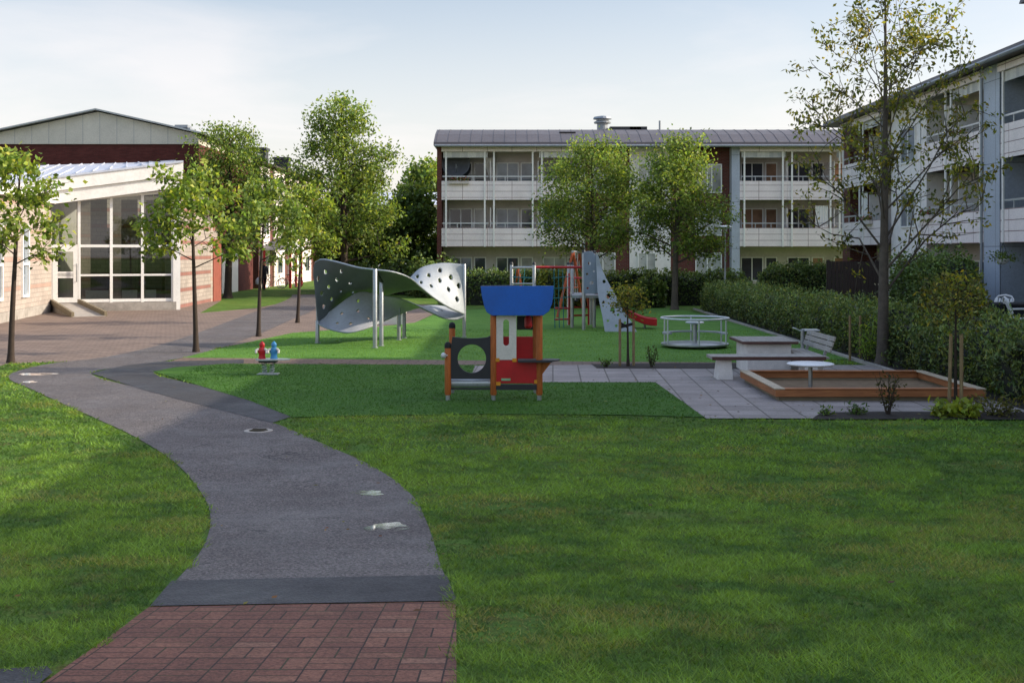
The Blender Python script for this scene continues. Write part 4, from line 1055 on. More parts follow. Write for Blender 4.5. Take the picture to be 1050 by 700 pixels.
# hedges and shrubs
HG = ['#5a7038', '#6a7c41', '#4c6230', '#7c8446']
HO = ['#62692c', '#70692f', '#4f5f2e']
hedge('hedge', 'long loose conifer hedge running along the right side of the turf', 'hedge', [(8.75, 14), (8.75, 20), (8.6, 30), (8.55, 40), (8.5, 48.5)], 1.55, 1.13, 70000, (.10, .035), HG, 71, lump=.22, top_var=.1, yellow=.16, droop=-.7)
hedge('hedge', 'clipped dark hedge in front of the back block', 'hedge', [(-3.2, 53), (6, 52.6), (10.6, 52.4)], 1.1, 1.55, 16000, (.13, .08), GD, 72, lump=.08, top_var=.04, yellow=.05)
hedge('hedge', 'boxy clipped green hedge right of the lamp post', 'hedge', [(11.0, 51.6), (14.3, 51.4)], 1.2, 1.9, 9000, (.12, .07), HG, 73, lump=.06, top_var=.03, yellow=.05)
hedge('hedge', 'dark rounded hedge with a few red blooms below the right block', 'hedge', [(12.6, 32.6), (12.7, 35), (12.9, 38.3)], 1.3, 2.2, 13000, (.11, .065), GD, 74, lump=.18, top_var=.06, yellow=.03)
hedge('shrub', 'olive shrub rising out of the hedge behind the sandpit sapling', 'shrub', [(9.0, 23.2), (9.15, 24.9)], 1.25, 1.72, 7500, (.10, .045), HO, 75, lump=.3, top_var=.15, yellow=.2, droop=-.5)
hedge('shrub', 'yellow-green sunlit shrub behind the red play tower bars', 'shrub', [(.9, 50.2), (2.9, 50.2)], 1.2, 1.5, 6000, (.16, .09), ['#7d7f36', '#69742e'], 76, lump=.2, top_var=.12, yellow=.25)
hedge('shrub', 'low leafy bush at the hedge start beside the pointed tree', 'shrub', [(5.2, 50.2), (6.4, 50.4)], 1.2, 1.35, 4500, (.14, .08), GD, 77, lump=.25, top_var=.15)
hedge('shrub', 'dark undergrowth behind the climbing wave and concrete block', 'shrub', [(-9, 66), (-5, 66), (-3.6, 60.5)], 2.0, 1.7, 9000, (.2, .12), GD, 78, lump=.3, top_var=.2)
for px, py, h, w_, n_, lb, col, sd in ((890, 373, .95, .7, 520, 'pale green leafy shrub at the hedge beside the airy tree', ['#7f9a3e', '#6d8a35'], 81),
                                   (832, 349, .0, 0, 0, '', [], 0),
                                   (967, 428, .17, .5, 160, 'yellow-green hosta clump left of the staked sapling', ['#93a041', '#7f9236'], 82),
                                   (992, 429, .17, .5, 160, 'yellow-green hosta clump right of the staked sapling', ['#93a041', '#7f9236'], 83),
                                   (1022, 427, .26, .75, 420, 'brownish grass tuft at the right end of the flower bed', ['#6f6a3c', '#5a6030'], 84),
                                   (911, 426, .62, .45, 170, 'thin dark-leaved twiggy plant in front of the sandpit', ['#3a3a22', '#4a4a2a'], 85),
                                   (878, 426, .12, .4, 90, 'low green plant left of the twiggy plant', ['#4f6a2a', '#3f5a24'], 86),
                                   (847, 427, .09, .3, 60, 'small green plant at the left end of the flower bed', ['#4f6a2a', '#5d7a30'], 87),
                                   (668, 377, .42, .3, 110, 'small upright plant in the soil strip right of the staked sapling', ['#4f5f2a', '#3f5224'], 88),
                                   (621, 377, .16, .3, 80, 'low plant in the soil strip left of the staked sapling', ['#5f7a30', '#4f6a2a'], 89),
                                   (938, 381, .3, .5, 160, 'pale leafy plant at the back corner of the sandpit', ['#97a068', '#7c8d4a'], 90)):
    if n_: plant('plant', lb, 'plant', gpt(px, py) + Vector((0, 0, .02)), h, w_, n_, (.12 if 'hosta' in lb else .07, .07 if 'hosta' in lb else .03), col, sd, 'plants in the beds', stems=9)

# fence, lamp
fn = thing('wooden_fence', 'dark vertical-board patio fence between hedge and right block', 'fence', (12.5, 43, 0))
m = MB()
for i in range(14): m.box(11.62 + i*.135, 11.74 + i*.135, 43, 43.03, .1, 2.05)
m.build('board_panel', M['wood_dark'], fn)
m = MB(); m.box(11.6, 13.5, 43.032, 43.08, .5, .6); m.box(11.6, 13.5, 43.032, 43.08, 1.6, 1.7); m.build('rail', M['wood_dark'], fn)
for x_ in (11.65, 13.45):
    m = MB(); m.box(x_ - .05, x_ + .05, 43.082, 43.18, 0, 2.1); m.build('post', M['wood_dark'], fn)
lp = thing('street_lamp', 'slim grey lamp post with flat round white head behind the hedge', 'street lamp', (9.1, 50, 0))
m = MB(); m.lathe([(.07, 0), (.07, .9), (.045, .95), (.04, 3.3)], (9.1, 50, 0), 12); m.build('pole', M['galv'], lp, smooth=True)
m = MB(); m.lathe([(.05, 3.2), (.09, 3.3), (.10, 3.38), (.30, 3.42), (.31, 3.46), (.2, 3.5), (.03, 3.53)], (9.1, 50, 0), 20); m.build('lamp_head', M['white_paint'], lp, smooth=True)

# ------------------------------------------------------------------ grey climbing wave
wv = thing('climbing_wave', 'grey twisting climbing wave of perforated panels on steel posts', 'climbing frame', (-3.3, 31, 0))
def ribbon(ea, eb, holes, bulge, name, mat, parent):
    A = np.array([tuple(at(*p)) for p in smooth_loop(ea, 8)]); B = np.array([tuple(at(*p)) for p in smooth_loop(eb, 8)])
    def res(P, n):
        d = np.concatenate([[0], np.cumsum(np.linalg.norm(np.diff(P, axis=0), axis=1))]); s = np.linspace(0, d[-1], n)
        return np.stack([np.interp(s, d, P[:, i]) for i in range(3)], 1)
    NU, NV = 240, 72; A, B = res(A, NU), res(B, NU)
    vs = []; fs = []
    for i in range(NU):
        t = A[min(i+1, NU-1)] - A[max(i-1, 0)] + B[min(i+1, NU-1)] - B[max(i-1, 0)]
        w = B[i] - A[i]; nn = np.cross(t, w); nn /= np.linalg.norm(nn) + 1e-9
        for j in range(NV):
            v = j / (NV - 1); p = A[i]*(1-v) + B[i]*v + nn * bulge * math.sin(math.pi*v) * (math.sin(math.pi*i/(NU-1)) ** .5 + .15)
            vs.append(p)
    for i in range(NU - 1):
        for j in range(NV - 1):
            u, v = (i + .5) / (NU-1), (j + .5) / (NV-1)
            if any(((u - a)/ra)**2 + ((v - b)/rb)**2 < 1 for a, b, ra, rb in holes): continue
            fs.append((i*NV+j, i*NV+j+1, (i+1)*NV+j+1, (i+1)*NV+j))
    m = MB(); m.add(vs, fs); o = m.build(name, mat, parent, smooth=True, uvs=False, fix=False)
    so = o.modifiers.new('thick', 'SOLIDIFY'); so.thickness = .045; so.offset = 0
    o.data.materials.clear(); o.data.materials.append(M['wave_shaded' if name == 'upper_panel' else 'wave_skylit']); o.data.materials.append(M['wave']); so.material_offset = 1; so.material_offset_rim = 1  # side colours carry painted shade (upper ribbon) and painted sky light (lower)
    # rim tubes along both edges
    return o, A, B
F_a = [(322, 282, 30.8), (323, 270, 30.75), (330, 266, 30.6), (345, 268.5, 30.2), (368, 274.5, 29.5), (385, 276.5, 29.2), (404, 279, 29.3), (420, 285, 29.7), (432, 295, 30.3), (445, 305.5, 31.1), (460, 315, 32.0), (476, 322, 32.7)]
F_b = [(325, 330, 30.7), (332, 325, 30.9), (342, 318, 31.2), (357, 308, 31.9), (372, 303, 32.3), (390, 303, 32.5), (408, 298, 32.5), (420, 286, 32.4), (432, 275, 32.5), (450, 270.5, 32.6), (464, 270.5, 32.7), (476.5, 272, 32.75)]
hl = []
for u, v in ((.05, .3), (.06, .58), (.10, .22), (.11, .5), (.12, .75), (.17, .35), (.2, .6), (.2, .16), (.27, .4), (.06, .82), (.3, .7)): hl.append((u, v, .0095, .042))
for u, v in ((.72, .62), (.78, .45), (.79, .75), (.85, .6), (.86, .84), (.90, .42), (.92, .70), (.95, .25), (.965, .55), (.72, .85)): hl.append((u, v, .011, .058))
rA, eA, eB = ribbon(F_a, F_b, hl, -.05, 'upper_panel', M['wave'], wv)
R_c = [(325, 330.5, 30.75), (334, 323, 31.0), (345, 315, 31.0), (358, 305, 31.1), (371, 299.5, 31.2), (390, 303, 31.25), (410, 306.5, 31.45), (425, 312, 31.75), (440, 319.5, 32.1), (455, 326, 32.4), (468, 327.5, 32.6), (476, 324, 32.7)]
R_d = [(326, 332, 30.6), (338, 337.5, 30.4), (355, 341, 30.2), (370, 338.5, 30.3), (385, 333, 30.6), (400, 326, 31.2), (415, 319.5, 31.9), (430, 315, 32.5), (445, 313.5, 32.9), (458, 315, 33.0), (468, 318, 32.9), (476.5, 322.5, 32.72)]
hl = [(u, v, .009, .045) for u, v in ((.13, .6), (.17, .3), (.2, .72), (.26, .45), (.28, .2), (.3, .75), (.38, .5), (.43, .25), (.72, .4), (.78, .6), (.85, .45))]
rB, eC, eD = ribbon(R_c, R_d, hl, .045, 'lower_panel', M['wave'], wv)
for e in (eA, eB, eC, eD):
    m = MB(); m.tube([Vector(p) for p in e[::6]] + [Vector(e[-1])], .022, 7); m.build('rim', M['galv'], wv, smooth=True, uvs=False)
def wpost(px, py, ptop, parent=wv, r=.05, mat='galv', name='post'):
    b = gpt(px, py); m = MB(); z = zat(ptop, b.y)
    m.lathe([(r*1.5, 0), (r*1.5, .02), (r, .025), (r, z - .02), (r*.8, z)], (b.x, b.y, .008), 12); return m.build(name, M[mat], parent, smooth=True)
wpost(325.5, 352, 329, r=.055); wpost(384.5, 357, 276, r=.055); wpost(391, 355, 289, r=.055); wpost(409, 349, 306); wpost(414.5, 347, 312); wpost(476, 346, 271, r=.05)
a, b = at(384, 276, 29.1), at(392, 290, 29.7); m = MB(); m.bar(a, b, .06, .05); m.build('bracket', M['black'], wv)
a, b = at(408, 306, 31.6), at(416, 313, 32.2); m = MB(); m.bar(a, b, .06, .05); m.build('bracket', M['black'], wv)

cb = gpt(403, 333); m = MB(); m.box(cb.x - .34, cb.x + .34, cb.y, cb.y + .45, 0, .36)
m.box(cb.x - .4, cb.x + .4, cb.y - .04, cb.y + .5, .36, .43)
one(m, 'concrete_block', M['pale_conc'], 'pale concrete block seat behind the climbing wave', 'seat', (cb.x, cb.y + .2, 0), bevel=.015)

# ------------------------------------------------------------------ play tower behind the playhouse
pt_ = thing('play_tower', 'play tower with perforated climbing wall, red bars and red slide', 'play tower', (2.2, 36.5, 0))
def tpost(px, Y, top, r=.055):
    x = xat(px, Y); z = zat(top, Y); m = MB(); m.lathe([(r, 0), (r, z - .04), (r*.75, z)], (x, Y, .008), 12); m.build('post', M['galv'], pt_, smooth=True)
    m = MB(); m.lathe([(r*1.06, -.05), (r*1.06, .0), (r*.6, .04)], (x, Y, z), 12); m.build('post_cap', M['black'], pt_, smooth=True)
for px, Y, top in ((524.5, 37.2, 270), (547.6, 35.6, 270), (586.7, 36.9, 270), (598.5, 35.8, 257.5), (609.3, 36.9, 258), (606, 38.4, 258), (583, 38.2, 270)): tpost(px, Y, top)
m = MB(); m.tube([at(548, 274, 35.7), at(598, 274, 35.9)], .04, 10); m.build('red_bar', M['red_metal'], pt_, smooth=True)
m = MB(); m.tube([at(526, 274.5, 37.1), at(548, 274.5, 35.7)], .045, 10); m.tube([at(524.5, 291, 37.2), at(548, 291, 35.6)], .03, 8); m.build('grey_bar', M['galv'], pt_, smooth=True)
for px0, pxx, Y, ys_ in ((568, 584, 36.8, (316, 327)), (583.5, 604, 37.4, (285, 303, 315, 323))):
    for y_ in ys_:
        m = MB(); m.tube([at(px0, y_ + (.6 if y_ > 320 else 0), Y), at(pxx, y_, Y)], .03, 8); m.build('rung', M['red_metal'], pt_, smooth=True)
for px in (583.5, 603.5):
    m = MB(); m.tube([at(px, 333, 37.4), at(px, 280, 37.4)], .028, 8); m.build('ladder_rail', M['red_metal'], pt_, smooth=True)
m = MB()
for px in (568, 572.5, 577): m.tube([at(px, 276, 36.4), at(px + 1, 336, 36.6)], .014, 5)
for py in (285, 296, 306): m.tube([at(566, py, 36.4), at(584, py - 1.5, 36.6)], .014, 5)
for px in (529, 533, 538): m.tube([at(px, 276, 36.9), at(px - 2, 300, 37)], .012, 5)
m.tube([at(526, 284, 36.9), at(547, 285, 36)], .02, 5); m.build('rope_net', M['teal_rope'], pt_, uvs=False)
def circ(cx, cy, rx, ry=None, n=20): return [(cx + rx*math.cos(2*math.pi*i/n), cy + (ry or rx)*math.sin(2*math.pi*i/n)) for i in range(n)]
def pxplate(outline, holes, Y, th, name, mat, parent, tilt=None):
    """outline measured against the sight lines on a plane at distance Y"""
    f = lambda p: (xat(p[0], Y), zat(p[1], Y))
    m = MB(); m.plate([f(p) for p in outline], [[f(p) for p in h] for h in holes], th, (tilt or (lambda u, v, w: (u, Y + w, v))))
    return m.build(name, M[mat], parent, bevel=.006)
pxplate([(598.8, 301), (598.8, 258), (604, 257.5), (608, 258.5), (611, 262), (612.5, 268), (613, 301)], [circ(604.5, 270, 1.6), circ(606.5, 290, 1.9), circ(602, 281, 1.1), circ(609, 278, 1.1), circ(602.5, 295.5, 1.1)], 35.65, .05, 'rounded_panel', 'tower_panel', pt_)
def leanw(u, v, w): return (u, 35.5 - .55 * max(0, (1.9 - v)) / 1.9 * 1.0 + w, v)
pxplate(smooth_loop([(613.5, 300), (613, 280), (612.5, 262), (615, 263), (619, 277), (625, 290), (632, 303), (640, 318), (648, 331), (654.5, 343)], 3) + smooth_loop([(654.5, 343), (640, 344.3), (622.5, 344), (618, 325), (613.5, 300)], 3)[1:-1],
        [circ(620.5, 289, 1.7), circ(625, 303.5, 2.3), circ(628.5, 317.5, 2.3), circ(634, 323, 1.3), circ(632, 334, 1.5), circ(641, 331, 1.4), circ(619.5, 310, 1.3), circ(623.5, 329, 1.3)], 35.0, .06, 'climbing_wall', 'wall_panel', pt_, leanw)
m = MB(); m.box(xat(585, 37), xat(613, 37), 35.9, 38.4, .98, 1.06); m.build('deck', M['grey_metal'], pt_)
m = MB(); sl = smooth_loop([tuple(at(611, 299, 37.2)), tuple(at(624, 311, 37.0)), tuple(at(640, 321, 36.8)), tuple(at(652, 327.5, 36.6)), tuple(at(663, 331.5, 36.5)), tuple(at(673, 332.5, 36.4))], 5)
k0 = len(m.v); prof = [(-.27, .2), (-.31, .18), (-.3, -.02), (0, -.05), (.3, -.02), (.31, .18), (.27, .2), (.25, .03), (0, .0), (-.25, .03)]
for p in sl:
    for w_, h_ in prof: m.v.append((p[0] + .05*w_, p[1] + w_, p[2] + h_))
q = len(prof)
for i in range(len(sl) - 1):
    for j in range(q): m.f.append((k0 + i*q + j, k0 + i*q + (j+1) % q, k0 + (i+1)*q + (j+1) % q, k0 + (i+1)*q + j))
m.f.append(tuple(range(k0, k0 + q))); m.f.append(tuple(range(len(m.v) - q, len(m.v))))
m.build('slide', M['red'], pt_, smooth=True)
m = MB(); p = at(661, 333, 36.5); m.tube([(p.x, p.y, 0), (p.x, p.y, zat(330, 36.5))], .035, 8); m.build('slide_foot', M['galv'], pt_)
# swing frame farther back
sf = thing('swing_frame', 'rusty orange A-frame swing stand behind the play tower', 'swing', (2.5, 45, 0))
tp1, tp2 = at(587.5, 258, 43), at(594, 259, 48)
for a, pxs in ((tp1, (571, 600)), (tp2, (583, 605))):
    for px in pxs:
        b = Vector((xat(px, a.y), a.y + (.3 if px > 590 else -.3), .0)); m = MB(); m.tube([a, b], .05, 8); m.build('leg', M['orange_metal'], sf, smooth=True)
    m = MB(); h_ = a.lerp(Vector((xat(pxs[0], a.y), a.y - .3, 0)), .55); h2 = a.lerp(Vector((xat(pxs[1], a.y), a.y + .3, 0)), .55); m.tube([h_, h2], .03, 6); m.build('cross_brace', M['orange_metal'], sf)
m = MB(); m.tube([tp1 + (tp1 - tp2) * .05, tp2 + (tp2 - tp1) * .05], .05, 10); m.build('top_beam', M['galv'], sf, smooth=True)
for t in (.35, .7):
    p = tp1.lerp(tp2, t); m = MB()
    for d in (-.2, .2): m.tube([(p.x, p.y + d, p.z), (p.x, p.y + d, .55)], .01, 5)
    sw = m.build('swing_chain', M['galv'], sf); m = MB(); m.box(p.x - .1, p.x + .1, p.y - .22, p.y + .22, .5, .55); m.build('swing_seat', M['black_rubber'], sw, bevel=.015)
m = MB(); m.tube([at(531, 275, 44), at(538, 316, 44)], .05, 8); m.tube([at(531, 275, 44), at(524, 316, 45.5)], .05, 8)
one(m, 'post_frame', M['orange_metal'], 'red slanting post pair seen over the blue playhouse roof', 'post', (xat(531, 44), 44, 0), smooth=True)

# ------------------------------------------------------------------ playhouse
PY = 18.8
ph_ = thing('playhouse', 'toddler playhouse with blue boat-shaped roof and red and white panels', 'playhouse', (xat(506, PY), PY, 0))
pz = lambda py: zat(py, PY); pxx = lambda px: xat(px, PY)
DEP = .95
def orange_post(px, top, y, r=.052, cap=False):
    x = pxx(px); z = pz(top); m = MB(); m.lathe([(r*.85, .1), (r, .13), (r, z - .03), (r*.75, z)], (x, y, .0), 14); o = m.build('post', M['wood_orange'], ph_, smooth=True)
    m = MB(); m.lathe([(r*.7, -.02), (r*.7, .11)], (x, y, 0), 12); m.build('foot', M['galv'], o)
    if cap: m = MB(); m.lathe([(r*1.08, -.05), (r*1.08, .0), (r*.8, .035), (r*.3, .05)], (x, y, z), 14); m.build('cap', M['black_rubber'], o, smooth=True)
orange_post(459.3, 353.5, PY, cap=True); orange_post(506, 322, PY); orange_post(553, 322, PY)
orange_post(460.5, 337, PY + DEP, cap=True); orange_post(505.5, 322, PY + DEP); orange_post(550.5, 322, PY + DEP)
# roof: front and rear plates, curved boards between
out = [(492.8, 293.5), (531, 293.2), (567.8, 293.2), (567.5, 301), (566, 312), (563, 319), (557, 323.5), (504.5, 323.5), (499, 320), (496.5, 314), (494, 303)]
pxplate(out, [], PY - .11, .045, 'roof_front', 'blue', ph_)
pxplate(out, [], PY + DEP + .07, .045, 'roof_rear', 'blue', ph_)
hull = [(495.5, 297.5), (496.5, 304), (498.8, 313), (501, 318), (505.5, 321), (556, 321), (561, 317.5), (563.5, 312), (565, 302), (565.2, 297.5)]
m = MB()
for i in range(len(hull) - 1):
    (a0, b0), (a1, b1) = hull[i], hull[i+1]
    m.bar(((pxx(a0)+pxx(a1))/2, PY - .064, (pz(b0)+pz(b1))/2), ((pxx(a0)+pxx(a1))/2, PY + DEP + .068, (pz(b0)+pz(b1))/2), .02, math.hypot(pxx(a1)-pxx(a0), pz(b1)-pz(b0)) + .006, up=(pxx(a1)-pxx(a0), 0, pz(b1)-pz(b0)))
m.build('roof_shell', M['blue'], ph_)
m = MB(); m.box(pxx(496.5), pxx(564), PY - .063, PY + DEP + .066, pz(297.5), pz(296)); m.build('roof_top', M['blue'], ph_)
m = MB(); m.bar((pxx(493), PY - .03, pz(293.2)), (pxx(531), PY - .03, pz(292.8)), .1, .015); m.build('roof_ridge_strip', M['black'], ph_)
def caps(cx, y0, y1, r, n=10):
    return [(cx + r*math.cos(math.pi*i/n), y0 - r*math.sin(math.pi*i/n)) for i in range(n+1)] + [(cx - r*math.cos(math.pi*i/n), y1 + r*math.sin(math.pi*i/n)) for i in range(n+1)]
pxplate([(508.8, 323.8), (529.5, 323.8), (529.5, 369), (508.8, 369)], [caps(519, 330.5, 351.5, 3.0)], PY - .03, .035, 'white_panel', 'panel_white', ph_)
pxplate([(508.8, 369.6), (551, 369.6), (551, 393), (508.8, 393)], [], PY - .025, .035, 'red_panel', 'red', ph_)
pxplate([(508, 345), (551, 345), (551, 372), (508, 372)], [], PY + DEP - .02, .03, 'red_panel', 'red', ph_)
pxplate([(530, 323.8), (551, 323.8), (551, 338), (530, 338)], [], PY + DEP - .02, .03, 'black_panel', 'black', ph_)
cv = [(463.8, 345.2)] + [(463.8 + 40*i/8, 345.2 + 1.6*math.sin(math.pi*i/8)) for i in range(1, 8)] + [(503.2, 344), (503.2, 388.5), (462.4, 388.5), (461.5, 360)]
pxplate(cv, [circ(483.8, 367.6, 14.6, 14.6, 36)], PY - .02, .035, 'round_hole_panel', 'black', ph_)
m = MB(); m.tube([(pxx(462), PY + .12, pz(393.3)), (pxx(504), PY + .12, pz(393.3))], .075, 16); m.build('crawl_bar', M['steel_white'], ph_, smooth=True)
m = MB(); m.box(pxx(460), pxx(504), PY - .01, PY + .03, pz(399.5), pz(397.6)); m.build('base_rail', M['black'], ph_)
m = MB(); m.box(pxx(508.5), pxx(551), PY - .03, PY + .03, pz(399.5), pz(394)); m.build('base_board', M['black'], ph_)
m = MB(); m.box(pxx(531), pxx(566), PY - .16, PY + .22, pz(370.6), pz(368.8)); m.lathe([(.17, 0), (.17, .02), (.02, .021)], (pxx(563.5), PY + .03, pz(369.7)), 24)
m.build('counter', M['black'], ph_)
m = MB(); m.plate([(pxx(555), pz(371.5)), (pxx(565), pz(371.5)), (pxx(556), pz(383.5)), (pxx(555), pz(384))], [], .04, lambda u, v, w: (u, PY + w - .02, v)); m.build('bracket', M['wood_orange'], ph_)
m = MB(); m.tube([(pxx(541.5), PY + .5, pz(324)), (pxx(542), PY + .5, pz(326)), (pxx(542), PY + .5, pz(328)), (pxx(542.3), PY + .5, pz(336.5)), (pxx(542.3), PY + .5, pz(338.5))], [.035, .045, .06, .066, .04], 16); m.build('hanging_tube', M['red'], ph_, smooth=True)
m = MB(); m.tube([(pxx(460), PY - .03, pz(364)), (pxx(456), PY - .07, pz(364))], .012, 8); m.lathe([(.005, -.05), (.035, -.035), (.048, 0), (.035, .035), (.005, .05)], (pxx(455.2), PY - .08, pz(364)), 12); m.build('knob', M['steel_white'], ph_, smooth=True)
m = MB(); m.box(pxx(514), pxx(523.5), PY - .034, PY - .027, pz(390), pz(387.6)); m.build('name_plate', M['green_plate'], ph_, bevel=.004)
for px, py in ((510, 368.8), (511, 393), (550, 391), (527.5, 369)):
    m = MB(); m.box(pxx(px) - .035, pxx(px) + .035, PY - .037, PY - .031, pz(py) - .03, pz(py) + .03); m.build('corner_fitting', M['yellow'], ph_, bevel=.006)

# ------------------------------------------------------------------ merry-go-round
mc = Vector((xat(712.5, 29.3), 29.3, .01)); 
mg = thing('merry_go_round', 'grey steel merry-go-round with ring rail and small round table', 'merry-go-round', mc)
RZ = zat(326, 29.3); RR = .84
m = MB(); m.lathe([(.5, .05), (RR - .03, .06), (RR, .08), (RR, .115), (RR - .02, .12), (.1, .125)], (mc.x, mc.y, 0), 64); m.build('platform', M['galv'], mg, smooth=True)
m = MB(); m.lathe([(.36, 0), (.36, .05)], (mc.x, mc.y, .008), 32); m.build('bearing', M['black'], mg)
m = MB(); m.ring((mc.x, mc.y, RZ), RR, .026, 64, 10); m.build('ring_rail', M['steel_white'], mg, smooth=True)
for i in range(6):
    a = R(28 + 60*i); m = MB(); m.tube([(mc.x + RR*.985*math.cos(a), mc.y + RR*.985*math.sin(a), .11), (mc.x + RR*.985*math.cos(a), mc.y + RR*.985*math.sin(a), RZ)], .02, 8); m.build('upright', M['steel_white'], mg, smooth=True)
m = MB(); k0 = len(m.v)
for i in range(49):
    a = R(-20 + 220*i/48)
    for r_, z in ((RR - .2, .345), (RR - .03, .345), (RR - .03, .38), (RR - .2, .38)): m.v.append((mc.x + r_*math.cos(a), mc.y + r_*math.sin(a), z))
for i in range(48):
    for j in range(4): m.f.append((k0 + i*4 + j, k0 + i*4 + (j+1) % 4, k0 + (i+1)*4 + (j+1) % 4, k0 + (i+1)*4 + j))
m.f += [(k0, k0+1, k0+2, k0+3), (k0+192, k0+193, k0+194, k0+195)]
m.build('curved_seat', M['grey_metal'], mg)
m = MB(); m.lathe([(.055, .12), (.055, .6)], (mc.x, mc.y, 0), 14); m.build('column', M['galv'], mg, smooth=True)
m = MB(); m.lathe([(.06, .58), (.23, .615), (.235, .635), (.22, .65), (.02, .652)], (mc.x, mc.y, 0), 32); m.build('table_top', M['steel_white'], mg, smooth=True)

# ------------------------------------------------------------------ spring see-saw
sp = gpt(274.5, 384.5); ss = thing('spring_seesaw', 'small spring see-saw with red and blue figures on the turf corner', 'spring rider', sp)
sx = lambda px: xat(px, sp.y); sz = lambda py: zat(py, sp.y)
m = MB(); m.box(sx(264.5), sx(286), sp.y - .12, sp.y + .12, .012, .035); m.build('base_plate', M['galv'], ss, bevel=.006)
for px in (271.5, 278.5):
    m = MB(); pts = []
    for i in range(60):
        t = i / 59; a = t * 2*math.pi*5; pts.append((sx(px) + .045*math.cos(a) + (.02 if px > 275 else -.02) * t, sp.y + .045*math.sin(a), .04 + t * (sz(370) - .04)))
    m.tube(pts, .009, 5); m.build('spring', M['galv'], ss, smooth=True, uvs=False)
m = MB(); m.plate([(sx(262.5), 0 - .05), (sx(266), -.16), (sx(283), -.15), (sx(297), -.05), (sx(297), .06), (sx(284), .16), (sx(268), .16), (sx(262.5), .06)], [], .025, lambda u, v, w: (u, sp.y + v, sz(369) + w)); m.build('board', M['steel_white'], ss)
m = MB(); m.box(sx(266), sx(284), sp.y - .11, sp.y + .11, sz(371.5), sz(369.1)); m.build('underframe', M['black'], ss, bevel=.015)
for px, mt in ((268.7, 'red'), (280.9, 'blue_toy')):
    x = sx(px); b = sz(368) ; h = .33
    m = MB(); m.lathe([(.075, 0), (.065, .05), (.06, .09), (.085, .14), (.08, .19), (.05, .22), (.045, .235), (.055, .265), (.05, .3), (.025, .33), (.008, .345)], (x, sp.y, b), 16)
    for v_ in range(len(m.v)):
        q = m.v[v_]; m.v[v_] = (q[0], sp.y + (q[1] - sp.y) * .75, q[2])
    f = m.build('figure', M[mt], ss, smooth=True)
    m = MB()
    for s_ in (-1, 1): m.tube([(x + s_*.06, sp.y - .03, b + .2), (x + s_*.105, sp.y - .05, b + .17), (x + s_*.10, sp.y - .08, b + .12)], [.024, .028, .022], 8)
    m.build('arm', M['panel_white'], f, smooth=True)

# ------------------------------------------------------------------ sandpit and seats
sb = thing('sandpit', 'square sandpit with orange-brown timber frame', 'sandpit', (5.85, 20.1, 0))
x0, x1, y0, y1, zt = 4.2, 7.55, 18.65, 21.55, .215
m = MB(); m.box(x0 + .1, x1 - .1, y0 + .1, y1 - .1, .02, .055); m.build('sand', M['sand'], sb)
m = MB(); m.box(x0 + .09, x1 - .09, y0 + .07, y0 + .13, .0, .085); m.box(x0 + .09, x1 - .09, y1 - .13, y1 - .07, 0, .085); m.box(x0 + .07, x0 + .088, y0 + .07, y1 - .07, 0, .085); m.box(x1 - .088, x1 - .07, y0 + .07, y1 - .07, 0, .085); m.build('plinth', M['wood_plinth'], sb)
m = MB(); m.box(x0, x1, y0, y0 + .12, .087, .2); m.build('front_board', M['wood_sand'], sb, bevel=.008)
m = MB(); m.box(x0, x1, y1 - .12, y1, .087, .2); m.build('rear_board', M['wood_sand'], sb, bevel=.008)
for xa in (x0, x1 - .12):
    m = MB(); m.box(xa, xa + .12, y0 + .122, y1 - .122, .087, .2); m.build('side_board', M['wood_sand_y'], sb, bevel=.008)
for xa in (x0, x1 - .15):
    m = MB(); m.box(xa - .01, xa + .16, y0 + .0, y1, .203, .222); m.build('cap_board', M['wood_cap'], sb, bevel=.005)
for ya in (y0, y1 - .15):
    m = MB(); m.box(x0 + .152, x1 - .152, ya - .012, ya + .16, .203, .222); m.build('cap_board', M['wood_sand'], sb, bevel=.005)
tbp = Vector((xat(831, 19.75), 19.75, .0))
rt = thing('round_play_table', 'white round play table on a steel post in the sandpit', 'table', (tbp.x, tbp.y, .05))
m = MB(); m.lathe([(.06, .48), (.37, .485), (.39, .5), (.39, .515), (.37, .525), (.02, .526)], tbp, 40); m.build('table_top', M['plastic_white'], rt, smooth=True)
m = MB(); m.lathe([(.035, .03), (.035, .48)], tbp, 14); m.build('post', M['galv'], rt, smooth=True)
tb = thing('picnic_table', 'concrete pedestal table with dark slab top behind the sandpit', 'table', (5.05, 23.6, 0))
m = MB(); m.box(4.62, 5.48, 22.95, 24.1, .01, .59); m.build('pedestal', M['pale_conc'], tb, bevel=.012)
m = MB(); m.box(4.5, 5.6, 22.86, 24.25, .592, .64); m.build('table_top', M['wood_brown'], tb, bevel=.008)
m = MB()
for i in range(9): m.box(4.52 + i*.118, 4.625 + i*.118, 22.88, 24.23, .641, .65)
m.build('top_slats', M['wood_grey'], tb)
bn = thing('slab_bench', 'backless bench with brown plank seat on concrete feet', 'bench', (4.75, 22.0, 0))
for xa in (3.85, 5.45):
    m = MB(); z_ = .384; m.add([(xa - .02, 21.78, .01), (xa + .27, 21.78, .01), (xa + .27, 22.25, .01), (xa - .02, 22.25, .01), (xa + .02, 21.8, z_), (xa + .24, 21.8, z_), (xa + .24, 22.22, z_), (xa + .02, 22.22, z_)], [(3, 2, 1, 0), (4, 5, 6, 7), (0, 1, 5, 4), (1, 2, 6, 5), (2, 3, 7, 6), (3, 0, 4, 7)]); m.build('foot', M['pale_conc'], bn, bevel=.012)
for i in range(3):
    m = MB(); m.box(3.7, 5.85, 21.74 + i*.185, 21.915 + i*.185, .4, .455); m.build('seat_plank', M['wood_grey'], bn, bevel=.008)
